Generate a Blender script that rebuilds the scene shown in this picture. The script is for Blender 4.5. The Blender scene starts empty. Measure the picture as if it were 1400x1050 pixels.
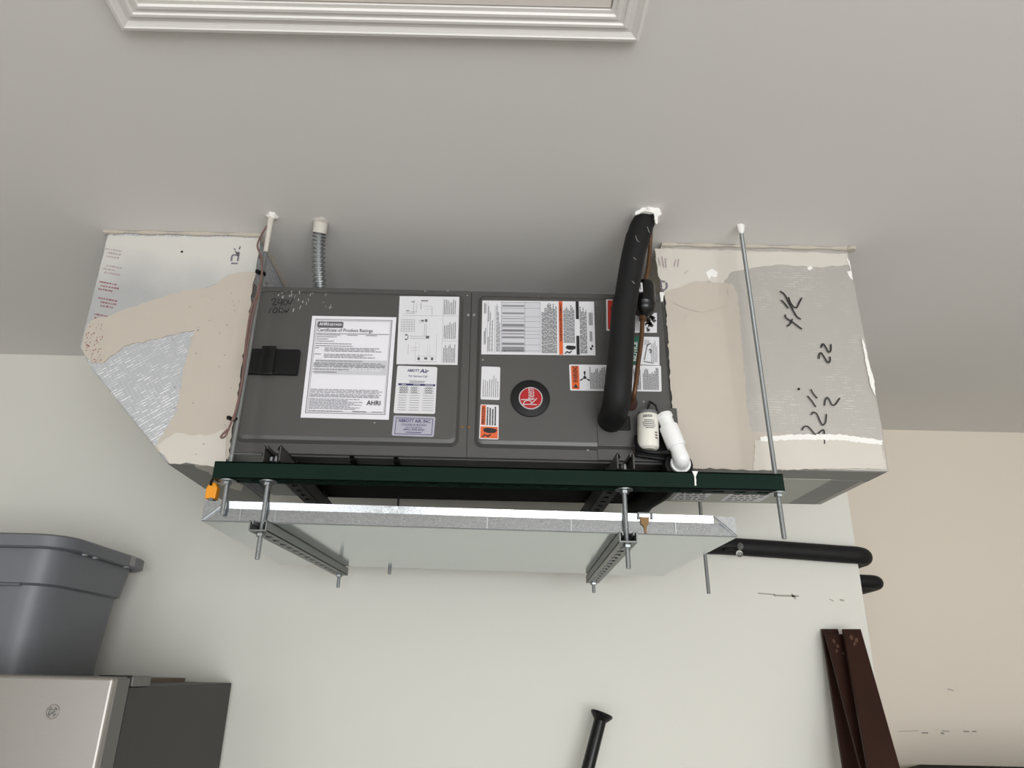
import bpy, bmesh, math, random
from mathutils import Vector, Matrix
PI = math.pi
D = bpy.data
SC = bpy.context.scene
COL = SC.collection
random.seed(7)

# ------------------------------------------------------------------ camera
FPX, PPX, PPY = 955.0, 664.0, 525.0          # focal length and optical centre for 1400 x 1050
ROLL, PITCH, CZ = math.radians(1.29), math.radians(22.4), 1.70
cam = D.cameras.new('camera')
cam.sensor_fit = 'HORIZONTAL'; cam.sensor_width = 36.0
cam.lens = FPX * 36.0 / 1400.0
cam.shift_x = (700.0 - PPX) / 1400.0
cam.clip_start = 0.02
camo = D.objects.new('camera', cam); COL.objects.link(camo)
camo.matrix_world = (Matrix.Translation((0, 0, CZ)) @ Matrix.Rotation(PI / 2 + PITCH, 4, 'X')
                     @ Matrix.Rotation(ROLL, 4, 'Z'))
SC.camera = camo

# ------------------------------------------------------------------ world, light, exposure
SC.view_settings.view_transform = 'Standard'
SC.view_settings.look = 'None'
SC.view_settings.exposure = 0.0
SC.view_settings.gamma = 1.0
SC.view_settings.use_curve_mapping = False
W = D.worlds.new('sky'); SC.world = W; W.use_nodes = True
W.node_tree.nodes['Background'].inputs[0].default_value = (0.86, 0.94, 1.0, 1)
W.node_tree.nodes['Background'].inputs[1].default_value = 1.0


def area(name, loc, rot, sx, sy, power, color):
    l = D.lights.new(name, 'AREA'); l.shape = 'RECTANGLE'; l.size = sx; l.size_y = sy
    l.energy = power; l.color = color
    o = D.objects.new(name, l); COL.objects.link(o)
    o.location = loc; o.rotation_euler = rot
    return o


area('daylight_garage_opening', (1.45, -3.70, 1.12), (PI / 2, 0, 0), 3.6, 2.2, 178.0, (0.975, 0.988, 1.0))
area('daylight_second_opening', (-2.1, -3.70, 1.12), (PI / 2, 0, 0), 1.6, 2.2, 31.0, (0.975, 0.988, 1.0))


# ------------------------------------------------------------------ pixel -> point on a real plane
def _ray(px, py):
    dx = px - PPX; dy = PPY - py
    c, s = math.cos(ROLL), math.sin(ROLL)
    x = dx * c - dy * s; y = dx * s + dy * c
    return (x, FPX * math.cos(PITCH) - y * math.sin(PITCH), FPX * math.sin(PITCH) + y * math.cos(PITCH))


def at(px, py, Y):                            # measured point on the vertical plane y = Y
    r = _ray(px, py); t = Y / r[1]
    return Vector((r[0] * t, Y, r[2] * t + CZ))


def atz(px, py, Z):                           # measured point on the horizontal plane z = Z
    r = _ray(px, py); t = (Z - CZ) / r[2]
    return Vector((r[0] * t, r[1] * t, Z))


# ------------------------------------------------------------------ materials
def lin(c):
    return tuple(((v / 255.0) / 12.92 if v / 255.0 <= 0.04045 else ((v / 255.0 + 0.055) / 1.055) ** 2.4) for v in c)


class NT:
    def __init__(s, name):
        s.m = D.materials.new(name); s.m.use_nodes = True
        s.t = s.m.node_tree; s.b = s.t.nodes['Principled BSDF']
        s.co = s.n('ShaderNodeTexCoord').outputs['Object']

    def n(s, kind, **kw):
        x = s.t.nodes.new(kind)
        for k, v in kw.items():
            setattr(x, k, v)
        return x

    def l(s, a, b):
        s.t.links.new(a, b)

    def noise(s, scale, detail=3, rough=0.5, vec=None):
        x = s.n('ShaderNodeTexNoise'); x.inputs['Scale'].default_value = scale
        x.inputs['Detail'].default_value = detail; x.inputs['Roughness'].default_value = rough
        s.l(vec or s.co, x.inputs['Vector'])
        return x.outputs['Fac']

    def ramp(s, fac, p0, p1, c0=0.0, c1=1.0):
        x = s.n('ShaderNodeMapRange'); s.l(fac, x.inputs[0])
        x.inputs[1].default_value = p0; x.inputs[2].default_value = p1
        x.inputs[3].default_value = c0; x.inputs[4].default_value = c1
        return x.outputs[0]

    def mix(s, fac, a, b):
        x = s.n('ShaderNodeMix', data_type='RGBA')
        if isinstance(fac, float): x.inputs[0].default_value = fac
        else: s.l(fac, x.inputs[0])
        for i, v in ((6, a), (7, b)):
            if isinstance(v, tuple): x.inputs[i].default_value = v + (1,)
            else: s.l(v, x.inputs[i])
        return x.outputs[2]

    def math(s, op, a, b=0.0):
        x = s.n('ShaderNodeMath', operation=op)
        for i, v in ((0, a), (1, b)):
            if isinstance(v, (int, float)): x.inputs[i].default_value = v
            else: s.l(v, x.inputs[i])
        return x.outputs[0]

    def bump(s, h, strength, dist=0.002):
        x = s.n('ShaderNodeBump'); x.inputs['Strength'].default_value = strength
        x.inputs['Distance'].default_value = dist
        s.l(h, x.inputs['Height']); s.l(x.outputs[0], s.b.inputs['Normal'])

    def col(s, c):
        if isinstance(c, tuple): s.b.inputs['Base Color'].default_value = c + (1,)
        else: s.l(c, s.b.inputs['Base Color'])

    def scaled(s, v, rot=(0, 0, 0)):
        x = s.n('ShaderNodeMapping'); x.inputs['Scale'].default_value = v
        x.inputs['Rotation'].default_value = rot
        s.l(s.co, x.inputs[0]); return x.outputs[0]


def mat(name, rgb, rough=0.6, metal=0.0, var=0.06, vscale=6.0, bump=0.0, bscale=60.0, spec=0.5):
    m = NT(name); c = lin(rgb)
    a = tuple(v * (1 - var) for v in c); b = tuple(min(1, v * (1 + var)) for v in c)
    m.col(m.mix(m.noise(vscale), a, b))
    m.b.inputs['Roughness'].default_value = rough; m.b.inputs['Metallic'].default_value = metal
    m.b.inputs['Specular IOR Level'].default_value = spec
    if bump: m.bump(m.noise(bscale, 4), bump, 0.001)
    return m.m


M = {}
M['wall'] = mat('painted_wall', (219, 217, 209), 0.75, var=0.012, vscale=1.3, bump=0.12, bscale=90, spec=0.25)
M['wall_warm'] = mat('warm_painted_wall', (224, 214, 200), 0.75, var=0.012, vscale=1.3, bump=0.12, bscale=90, spec=0.25)
M['ceiling'] = mat('painted_ceiling', (219, 216, 213), 0.8, var=0.015, vscale=2.0, bump=0.18, bscale=70, spec=0.2)
M['trim'] = mat('gloss_trim', (226, 223, 219), 0.4, var=0.015)
M['hatch'] = mat('hatch_paint', (224, 216, 210), 0.6, var=0.015)
M['floor'] = mat('concrete_floor', (184, 180, 174), 0.55, var=0.12, vscale=3.0, bump=0.2)
M['green'] = mat('green_enamel', (13, 33, 26), 0.5, var=0.15, vscale=20, spec=0.1)
M['strut_grey'] = mat('strut_grey', (126, 128, 126), 0.45, 0.55, 0.05)
M['strut_dark'] = mat('strut_dark', (74, 73, 71), 0.5, 0.25, 0.1)
M['zinc'] = mat('zinc_plate', (170, 174, 176), 0.32, 0.9, 0.08, 80)
M['black_foam'] = mat('black_foam', (20, 19, 20), 0.62, var=0.25, vscale=25, bump=0.5, bscale=220, spec=0.3)
M['black_plastic'] = mat('black_plastic', (15, 15, 16), 0.4, var=0.1, spec=0.25)
M['black_steel'] = mat('black_steel', (8, 8, 9), 0.6, 0.0, 0.15, 30, spec=0.08)
M['black_gloss'] = mat('black_gloss', (12, 12, 13), 0.26, var=0.1, spec=0.4)
M['dark_steel'] = mat('underside_steel', (74, 73, 71), 0.5, 0.1, 0.1)
M['white_pvc'] = mat('white_pvc', (236, 236, 236), 0.3, var=0.01)
M['ivory'] = mat('ivory_plastic', (225, 222, 212), 0.4, var=0.02)
M['paper'] = mat('white_paper', (226, 224, 230), 0.55, var=0.01)
M['sticker'] = mat('white_sticker', (214, 213, 216), 0.45, var=0.01)
M['silver_sticker'] = mat('silver_sticker', (172, 170, 182), 0.4, 0.1, 0.02)
M['orange'] = mat('orange_print', (214, 92, 34), 0.45, var=0.03)
M['red'] = mat('red_print', (186, 50, 36), 0.45, var=0.03)
M['greenp'] = mat('green_print', (20, 96, 74), 0.45, var=0.03)
M['ink'] = mat('black_ink', (18, 18, 20), 0.5, var=0.03)
M['grey_ink'] = mat('grey_ink', (128, 127, 132), 0.5, var=0.03)
M['light_ink'] = mat('light_grey_ink', (196, 195, 200), 0.5, var=0.03)
M['mid_ink'] = mat('mid_grey_ink', (92, 91, 94), 0.5, var=0.03)
M['navy'] = mat('navy_ink', (44, 44, 96), 0.5, var=0.03)
M['badge_red'] = mat('badge_red', (166, 8, 20), 0.35, var=0.03)
M['badge_silver'] = mat('badge_silver', (206, 206, 208), 0.3, 0.6, 0.03)
M['badge_black'] = mat('badge_black', (22, 22, 23), 0.55, var=0.05, spec=0.3)
M['marker'] = mat('black_marker', (30, 29, 30), 0.5, var=0.05)
M['stamp'] = mat('purple_stamp', (112, 106, 118), 0.6, var=0.1)
M['pinkprint'] = mat('overpainted_red_print', (170, 150, 156), 0.6, var=0.12, vscale=60)
M['redprint'] = mat('faded_red_print', (146, 82, 92), 0.6, var=0.15, vscale=60)
M['mastic'] = mat('beige_mastic', (188, 179, 167), 0.72, var=0.03, vscale=14, bump=0.5, bscale=45)
M['mastic_pale'] = mat('pale_mastic', (202, 196, 187), 0.7, var=0.03, vscale=14, bump=0.5, bscale=45)
M['mastic_white'] = mat('white_putty', (234, 232, 227), 0.6, var=0.02, vscale=20, bump=0.5, bscale=60)
M['mastic_grey'] = mat('grey_tape', (138, 138, 134), 0.6, 0.1, 0.06, 10)
M['pale_board'] = mat('pale_board', (178, 178, 170), 0.65, 0.0, 0.05, 14)
M['caulk'] = mat('caulk_line', (186, 178, 166), 0.8, var=0.1, vscale=30, bump=0.6, bscale=40)
M['copper'] = mat('copper_tube', (98, 70, 46), 0.45, 0.5, 0.35, 40)
M['rust_putty'] = mat('brown_putty', (66, 40, 36), 0.7, var=0.3, vscale=40)
M['cable'] = mat('brown_cable', (112, 84, 78), 0.6, var=0.15, vscale=30)
M['yellow'] = mat('yellow_plastic', (232, 150, 22), 0.4, var=0.03)
M['grey_plastic'] = mat('grey_plastic', (104, 106, 106), 0.5, var=0.03)
M['tote'] = mat('tote_grey', (104, 106, 112), 0.42, var=0.03)
M['tote_chip'] = mat('tote_worn', (150, 148, 148), 0.6, var=0.05)
M['fridge_side'] = mat('fridge_side', (47, 46, 46), 0.55, var=0.02, bump=0.1, bscale=300)
M['fridge_trim'] = mat('fridge_edge', (98, 96, 93), 0.4, 0.2, 0.03)
M['tan'] = mat('tan_edge', (118, 104, 88), 0.7, var=0.1)
M['wood'] = mat('dark_wood', (50, 29, 22), 0.5, var=0.2, vscale=9, spec=0.15)
M['wood_edge'] = mat('dark_wood_edge', (40, 25, 22), 0.5, var=0.2, vscale=9)
M['bare_wood'] = mat('worn_wood', (84, 56, 38), 0.6, var=0.3, vscale=50)
M['cabinet'] = mat('black_cabinet', (15, 12, 11), 0.7, var=0.1, spec=0.1)
M['stain'] = mat('rust_stain', (128, 96, 52), 0.6, var=0.2, vscale=60)
M['soot'] = mat('soot', (60, 50, 42), 0.8, var=0.4, vscale=60)
M['scuff'] = mat('wall_scuff', (158, 153, 144), 0.8, var=0.1)
M['white_chip'] = mat('paint_speck', (168, 165, 160), 0.6, var=0.02)


def glass_mat():
    m = NT('clear_plastic'); m.b.inputs['Transmission Weight'].default_value = 0.9
    m.col((0.95, 0.96, 0.95)); m.b.inputs['Roughness'].default_value = 0.05
    return m.m


M['clear'] = glass_mat()


def foil_mat(name, base, bright, rot, thr, bump):
    m = NT(name)
    v = m.scaled((1, 1, 1), (0, rot, 0))
    w1 = m.n('ShaderNodeTexWave', wave_type='BANDS', bands_direction='Z'); w1.inputs['Scale'].default_value = 42
    w1.inputs['Distortion'].default_value = 0.5; w1.inputs['Detail'].default_value = 1
    w2 = m.n('ShaderNodeTexWave', wave_type='BANDS', bands_direction='X'); w2.inputs['Scale'].default_value = 30
    w2.inputs['Distortion'].default_value = 0.8
    m.l(v, w1.inputs[0]); m.l(v, w2.inputs[0])
    mp = m.n('ShaderNodeMapping'); mp.inputs['Scale'].default_value = (52, 52, 120); m.l(v, mp.inputs[0])
    n1 = m.noise(1, 2, vec=mp.outputs[0]); n2 = m.noise(9, 3)
    a = m.math('MULTIPLY', m.ramp(w1.outputs['Fac'], 0.7, 0.97), m.ramp(n1, 0.47, 0.62))
    b = m.math('MULTIPLY', m.ramp(w2.outputs['Fac'], 0.85, 1.0), 0.16)
    f = m.math('MULTIPLY', m.math('MAXIMUM', a, b), m.ramp(n2, thr, thr + 0.25))
    m.col(m.mix(f, m.mix(m.noise(5, 2), tuple(c * .93 for c in lin(base)), lin(base)), lin(bright)))
    m.b.inputs['Metallic'].default_value = 0.25
    m.b.inputs['Roughness'].default_value = 0.45
    m.bump(m.math('ADD', w1.outputs['Fac'], w2.outputs['Fac']), bump, 0.001)
    return m.m


M['foil'] = foil_mat('scrim_foil', (188, 189, 193), (255, 255, 255), math.radians(35), 0.28, 0.18)
M['foil_dull'] = foil_mat('scrim_foil_dull', (181, 176, 170), (208, 205, 200), 0.0, 0.44, 0.06)


def duct_paint():                               # white overspray from the ceiling thinning out over dull foil
    m = NT('duct_paint')
    sep = m.n('ShaderNodeSeparateXYZ'); m.l(m.co, sep.inputs[0])
    z = m.math('ADD', sep.outputs[2], m.math('MULTIPLY', m.noise(7, 4), 0.16))
    m.col(m.mix(m.ramp(z, 0.56, 0.70), lin((170, 170, 170)), lin((206, 203, 197))))
    m.b.inputs['Roughness'].default_value = 0.6
    m.bump(m.noise(60, 3), 0.15, 0.001)
    return m.m


M['duct_white'] = duct_paint()


def galv_mat():
    m = NT('galvanized_sheet')
    v = m.n('ShaderNodeTexVoronoi'); v.inputs['Scale'].default_value = 330
    m.l(m.co, v.inputs['Vector'])
    x = m.n('ShaderNodeSeparateColor'); m.l(v.outputs['Color'], x.inputs[0])
    f = m.math('ADD', m.math('MULTIPLY', x.outputs[0], 0.6), m.math('MULTIPLY', m.noise(9), 0.4))
    m.col(m.mix(f, lin((158, 161, 164)), lin((188, 191, 193))))
    m.b.inputs['Metallic'].default_value = 0.95
    m.l(m.ramp(x.outputs[1], 0, 1, 0.17, 0.28), m.b.inputs['Roughness'])
    m.bump(x.outputs[0], 0.05, 0.0005)
    return m.m


M['galv'] = galv_mat()


def pan_bottom_mat():
    m = NT('smooth_galvanized')
    m.col(m.mix(m.noise(5), lin((186, 196, 196)), lin((196, 205, 204))))
    m.b.inputs['Metallic'].default_value = 0.85; m.b.inputs['Roughness'].default_value = 0.13
    return m.m


M['galv_smooth'] = pan_bottom_mat()


def unit_mat():
    m = NT('grey_cabinet_paint')
    sp = m.math('MULTIPLY', m.ramp(m.noise(75, 4, 0.6), 0.63, 0.70), m.ramp(m.noise(10, 2), 0.5, 0.62))
    sep = m.n('ShaderNodeSeparateXYZ'); m.l(m.co, sep.inputs[0])
    sp = m.math('MULTIPLY', sp, m.ramp(sep.outputs[2], 0.38, 0.46))   # overspray flecks below the ceiling
    base = m.mix(m.noise(3), lin((73, 72, 71)), lin((79, 78, 76)))
    m.col(m.mix(sp, base, lin((190, 186, 180))))
    m.b.inputs['Roughness'].default_value = 0.34
    m.bump(m.noise(240, 2), 0.05, 0.0005)
    return m.m


M['unit'] = unit_mat()


def steel_mat():
    m = NT('brushed_steel')
    n = m.noise(40, 3, vec=m.scaled((1, 1, 60)))
    m.col(m.mix(n, lin((150, 145, 141)), lin((164, 159, 155))))
    m.b.inputs['Metallic'].default_value = 0.85
    m.l(m.ramp(n, 0, 1, 0.28, 0.42), m.b.inputs['Roughness'])
    return m.m


M['steel'] = steel_mat()


def thread_mat():
    m = NT('threaded_zinc')
    w = m.n('ShaderNodeTexWave', wave_type='BANDS', bands_direction='Z'); w.inputs['Scale'].default_value = 160
    m.l(m.co, w.inputs[0])
    m.col(m.mix(w.outputs['Fac'], lin((130, 134, 137)), lin((192, 196, 198))))
    m.b.inputs['Metallic'].default_value = 0.85; m.b.inputs['Roughness'].default_value = 0.35
    m.bump(w.outputs['Fac'], 0.5, 0.001)
    return m.m


M['thread'] = thread_mat()

# ------------------------------------------------------------------ mesh helpers
ROOT = {}                                       # world location of each thing's Empty


def thing(name, label, cat, loc, group=None):
    o = D.objects.new(name, None); COL.objects.link(o)
    o.location = loc; o.empty_display_size = 0.05
    o['label'] = label; o['category'] = cat
    if group: o['group'] = group
    ROOT[o] = Vector(loc)
    return o


class MB:
    def __init__(s):
        s.v = []; s.f = []

    def add(s, vs, fs):
        k = len(s.v); s.v += [Vector(v) for v in vs]; s.f += [tuple(i + k for i in f) for f in fs]
        return s

    def box(s, x0, x1, y0, y1, z0, z1):
        return s.add([(x0, y0, z0), (x1, y0, z0), (x1, y1, z0), (x0, y1, z0), (x0, y0, z1), (x1, y0, z1), (x1, y1, z1), (x0, y1, z1)],
                     [(3, 2, 1, 0), (4, 5, 6, 7), (0, 1, 5, 4), (1, 2, 6, 5), (2, 3, 7, 6), (3, 0, 4, 7)])

    def prism(s, pts, y0, y1):                  # XZ outline pushed along y
        n = len(pts)
        return s.add([(p[0], y0, p[1]) for p in pts] + [(p[0], y1, p[1]) for p in pts],
                     [tuple(range(n)), tuple(range(2 * n - 1, n - 1, -1))] + [((i + 1) % n, i, n + i, n + (i + 1) % n) for i in range(n)])

    def prism_z(s, pts, z0, z1):
        n = len(pts)
        return s.add([(p[0], p[1], z0) for p in pts] + [(p[0], p[1], z1) for p in pts],
                     [tuple(range(n - 1, -1, -1)), tuple(range(n, 2 * n))] + [(i, (i + 1) % n, n + (i + 1) % n, n + i) for i in range(n)])

    def lathe(s, prof, loc, axis=(0, 0, 1), seg=20):   # prof: (radius, height)
        ax = Vector(axis).normalized(); q = Vector((0, 0, 1)).rotation_difference(ax); loc = Vector(loc)
        vs = []; fs = []
        for r, h in prof:
            for i in range(seg):
                a = 2 * PI * i / seg
                vs.append(loc + q @ Vector((r * math.cos(a), r * math.sin(a), h)))
        for j in range(len(prof) - 1):
            for i in range(seg):
                k = (i + 1) % seg
                fs.append((j * seg + i, j * seg + k, (j + 1) * seg + k, (j + 1) * seg + i))
        fs.append(tuple(range(seg - 1, -1, -1))); fs.append(tuple(range((len(prof) - 1) * seg, len(prof) * seg)))
        return s.add(vs, fs)

    def tube(s, pts, rad, seg=14, caps=True):
        pts = [Vector(p) for p in pts]
        if not hasattr(rad, '__len__'): rad = [rad] * len(pts)
        t0 = (pts[1] - pts[0]).normalized()
        up = Vector((0, 0, 1)) if abs(t0.z) < 0.9 else Vector((1, 0, 0))
        nrm = t0.cross(up).normalized()
        vs = []; fs = []; prev = t0
        for i, p in enumerate(pts):
            a = pts[max(0, i - 1)]; b = pts[min(len(pts) - 1, i + 1)]
            t = (b - a).normalized()
            nrm = (prev.rotation_difference(t) @ nrm).normalized(); prev = t
            bn = t.cross(nrm)
            for k in range(seg):
                an = 2 * PI * k / seg
                vs.append(p + rad[i] * (nrm * math.cos(an) + bn * math.sin(an)))
        for j in range(len(pts) - 1):
            for i in range(seg):
                k = (i + 1) % seg
                fs.append((j * seg + i, j * seg + k, (j + 1) * seg + k, (j + 1) * seg + i))
        if caps:
            fs.append(tuple(range(seg - 1, -1, -1))); fs.append(tuple(range((len(pts) - 1) * seg, len(pts) * seg)))
        return s.add(vs, fs)

    def build(s, name, m, parent=None, smooth=False, bevel=0.0, bseg=2, **props):
        off = Vector((0, 0, 0)); p = parent
        while p is not None:
            off = off + ROOT.get(p, Vector((0, 0, 0))); p = p.parent
        me = D.meshes.new(name)
        me.from_pydata([v - off for v in s.v], [], s.f)
        bm = bmesh.new(); bm.from_mesh(me)
        bmesh.ops.recalc_face_normals(bm, faces=bm.faces); bm.to_mesh(me); bm.free()
        me.materials.append(M[m] if isinstance(m, str) else m)
        if smooth:
            for f in me.polygons: f.use_smooth = True
            try: me.set_sharp_from_angle(angle=math.radians(38))
            except Exception: pass
        o = D.objects.new(name, me); COL.objects.link(o)
        if parent is not None: o.parent = parent
        if bevel:
            b = o.modifiers.new('bevel', 'BEVEL'); b.width = bevel; b.segments = bseg
            b.limit_method = 'ANGLE'; b.angle_limit = math.radians(40)
        for k, v in props.items(): o[k] = v
        return o


def solo(mb, name, m, label, cat, group=None, **kw):        # a thing that is one mesh
    c = sum((v for v in mb.v), Vector()) / len(mb.v)
    zmin = min(v.z for v in mb.v); loc = Vector((c.x, c.y, zmin))
    mb.v = [v - loc for v in mb.v]
    o = mb.build(name, m, None, **kw); o.location = loc
    o['label'] = label; o['category'] = cat
    if group: o['group'] = group
    ROOT[o] = loc
    return o


def smoothpath(P, n=8):                         # Catmull-Rom
    P = [Vector(p) for p in P]
    Q = [P[0] * 2 - P[1]] + P + [P[-1] * 2 - P[-2]]
    out = []
    for i in range(1, len(Q) - 2):
        for k in range(n):
            t = k / n
            a, b, c, d = Q[i - 1], Q[i], Q[i + 1], Q[i + 2]
            out.append(0.5 * ((2 * b) + (c - a) * t + (2 * a - 5 * b + 4 * c - d) * t * t + (3 * b - a - 3 * c + d) * t ** 3))
    out.append(P[-1])
    return out


def rough_outline(pts, amp, step, seed, fixed=()):    # ragged hand-spread edge
    r = random.Random(seed); out = []
    n = len(pts)
    for i in range(n):
        a = Vector(pts[i]); b = Vector(pts[(i + 1) % n]); L = (b - a).length
        out.append(a)
        if i in fixed: continue
        k = max(1, int(L / step)); d = (b - a); nr = Vector((-d.y, d.x)).normalized()
        for j in range(1, k):
            out.append(a + d * (j / k) + nr * r.uniform(-amp, amp))
    return out


def smear(pix, Y, thick, m, parent, seed=0, amp=0.004, step=0.012, fixed=(), name='mastic_coat', **props):
    pts = [(at(x, y, Y).x, at(x, y, Y).z) for x, y in pix]
    pts = rough_outline(pts, amp, step, seed, fixed)
    return MB().prism([(p.x, p.y) for p in pts], Y - thick, Y).build(name, m, parent, **props)


def strokes(lines, Y, w, m, parent, name='handwriting', **props):   # flat pen strokes on a vertical face
    b = MB()
    for ln in lines:
        P = [at(x, y, Y) for x, y in ln]
        P = smoothpath(P, 5) if len(P) > 2 else P
        L = []; R = []
        for i, p in enumerate(P):
            t = P[min(i + 1, len(P) - 1)] - P[max(i - 1, 0)]
            n = Vector((-t.z, 0, t.x))
            n = n.normalized() * w * 0.5 if n.length > 1e-9 else Vector((w / 2, 0, 0))
            L.append(p + n); R.append(p - n)
        k = len(P)
        b.add(L + R, [(i, i + 1, k + i + 1, k + i) for i in range(k - 1)])
    return b.build(name, m, parent, **props)


def slot_plate(mb, L, w, pitch, sl, sw, t):     # plate along x 0..L, y -w/2..w/2, z 0..t with rounded slots cut through
    n = max(1, int(L / pitch)); e = (L - n * pitch) / 2
    c = sl / 2 - sw / 2; r = sw / 2; h = w / 2; p = pitch / 2; a = r * 0.5; b = c * 0.6
    outer = [(p, -h), (p, -a), (p, a), (p, h), (b, h), (-b, h), (-p, h), (-p, a), (-p, -a), (-p, -h), (-b, -h), (b, -h)]
    ang = [-68, -24, 24, 68]
    cap = [(c + r * math.cos(math.radians(q)), r * math.sin(math.radians(q))) for q in ang]
    inner = cap + [(b, r), (-b, r)] + [(-x, -y) for x, y in cap] + [(-b, -r), (b, -r)]
    for i in range(n):
        cx = e + pitch * (i + 0.5)
        vs = []
        for z in (0, t):
            vs += [(cx + x, y, z) for x, y in outer] + [(cx + x, y, z) for x, y in inner]
        fs = []
        for k in range(12):
            j = (k + 1) % 12
            fs += [(k, 12 + k, 12 + j, j), (24 + k, 24 + j, 36 + j, 36 + k), (12 + k, 36 + k, 36 + j, 12 + j)]
        mb.add(vs, fs)
    if e > 1e-4:
        for x0, x1 in ((0, e), (L - e, L)):
            mb.box(x0, x1, -h, h, 0, t)


def strut_mesh(L, w, h, flip=False):            # U channel along x, slotted base down, open top with turned-in lips
    m = MB(); t = 0.0028
    slot_plate(m, L, w, 0.052, 0.030, 0.0155, t)
    for s in (-1, 1):
        y0, y1 = sorted((s * w / 2, s * (w / 2 - t)))
        m.box(0, L, y0, y1, t, h)
        y0, y1 = sorted((s * w / 2, s * (w / 2 - 0.0095)))
        m.box(0, L, y0, y1, h - t, h)
        y0, y1 = sorted((s * (w / 2 - 0.0095), s * (w / 2 - 0.0095 + t)))
        m.box(0, L, y0, y1, h - 0.0085, h - t)
    return m


def placed(mb, loc, rz=0.0):
    q = Matrix.Translation(loc) @ Matrix.Rotation(rz, 4, 'Z')
    mb.v = [q @ v for v in mb.v]
    return mb


def hexprof(mb, loc, r, h):                     # hex nut
    return mb.lathe([(r * 0.9, 0), (r, h * 0.15), (r, h * 0.85), (r * 0.9, h)], loc, seg=6)


# ------------------------------------------------------------------ flat print on labels
def text_polys(s, resolution=2, bold=0.0, shear=0.0):
    cu = D.curves.new('t', 'FONT'); cu.body = s; cu.resolution_u = resolution
    cu.offset = bold; cu.shear = shear; cu.fill_mode = 'FRONT'
    o = D.objects.new('t', cu); COL.objects.link(o)
    dg = bpy.context.evaluated_depsgraph_get()
    me = D.meshes.new_from_object(o.evaluated_get(dg))
    vs = [(v.co.x, v.co.y) for v in me.vertices]; fs = [tuple(p.vertices) for p in me.polygons]
    D.objects.remove(o); D.curves.remove(cu); D.meshes.remove(me)
    x0 = min(v[0] for v in vs); x1 = max(v[0] for v in vs); y0 = min(v[1] for v in vs); y1 = max(v[1] for v in vs)
    return [((x - x0) / (x1 - x0), (y - y0) / (y1 - y0)) for x, y in vs], fs


class Sheet:
    """A thin sheet on a vertical face, from its four measured corners; (s, t) runs right and down."""
    def __init__(s, corners, Y, m, parent, name, thick=0.0008, r=0.0, **props):
        s.c = [at(x, y, Y) for x, y in corners]; s.Y = Y - thick; s.lay = 0
        tl, tr, br, bl = s.c
        pts = [tl, tr, br, bl]
        if r:
            out = []
            for i in range(4):
                p = pts[i]; a = (pts[i - 1] - p).normalized() * r; b = (pts[(i + 1) % 4] - p).normalized() * r
                out += [p + a, p + a * 0.3 + b * 0.3, p + b]
            pts = out
        s.o = MB().prism([(p.x, p.z) for p in pts], Y - thick, Y).build(name, m, parent, **props)

    def pt(s, u, v, e):
        tl, tr, br, bl = s.c
        p = tl * (1 - u) * (1 - v) + tr * u * (1 - v) + br * u * v + bl * (1 - u) * v
        return Vector((p.x, s.Y - e, p.z))

    def eps(s):
        s.lay += 1
        return 0.00025 * s.lay

    def polys(s, polys, m, name='print', **props):
        e = s.eps(); b = MB()
        for P in polys:
            b.add([s.pt(u, v, e) for u, v in P], [tuple(range(len(P)))])
        o = b.build(name, m, s.o, **props)
        if len(b.f) > 1: o['kind'] = 'stuff'
        return o

    def rects(s, R, m, name='print', **props):
        return s.polys([[(a, b), (c, b), (c, d), (a, d)] for a, b, c, d in R], m, name, **props)

    def text(s, T, box, m, rot=0, name='lettering', bold=0.0, shear=0.0, **props):
        return s.texts([(T, box)], m, rot, name, bold, shear, **props)

    def texts(s, items, m, rot=0, name='lettering', bold=0.0, shear=0.0, **props):
        e = s.eps(); b = MB()
        for T, (a, t0, c, t1) in items:
            vs, fs = text_polys(T, 2, bold, shear)
            out = []
            for x, y in vs:
                if rot == 0: u, v = a + (c - a) * x, t1 + (t0 - t1) * y
                else: u, v = a + (c - a) * (1 - y), t1 + (t0 - t1) * x      # reads upwards
                out.append(s.pt(u, v, e))
            b.add(out, fs)
        o = b.build(name, m, s.o, **props)
        if len(b.f) > 1: o['kind'] = 'stuff'
        return o


def words_h(box, pitch, h, seed, fill=1.0, ragged=0.25):   # rows of small printed words
    r = random.Random(seed); a, t0, c, t1 = box; R = []
    t = t0
    while t + h <= t1 + 1e-6:
        end = a + (c - a) * (1 - ragged * r.random()); u = a
        while u < end:
            wd = (c - a) * r.uniform(0.03, 0.11)
            R.append((u, t, min(u + wd, end), t + h)); u += wd + (c - a) * 0.012
        t += pitch
    return R


def words_v(box, pitch, h, seed, ragged=0.25):             # the same, reading upwards
    r = random.Random(seed); a, t0, c, t1 = box; R = []
    x = a
    while x + h <= c + 1e-6:
        end = t1 - (t1 - t0) * (1 - ragged * r.random()); u = t1
        while u > end:
            wd = (t1 - t0) * r.uniform(0.03, 0.11)
            R.append((x, max(u - wd, end), x + h, u)); u -= wd + (t1 - t0) * 0.012
        x += pitch
    return R


def frame(a, b, c, d, wu, wv):
    return [(a, b, c, b + wv), (a, d - wv, c, d), (a, b, a + wu, d), (c - wu, b, c, d)]


# ================================================================== THE SETTING
CE = 2.86; WB = 2.61; WF = 3.295; WX = 1.385      # ceiling, near wall, far wall, outside corner
XL, XR, YF = -3.1, 3.4, -3.5


def struct(mb, name, m, parent=None, **kw):
    o = mb.build(name, m, parent, **kw)
    if parent is None: o['kind'] = 'structure'
    return o


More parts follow.
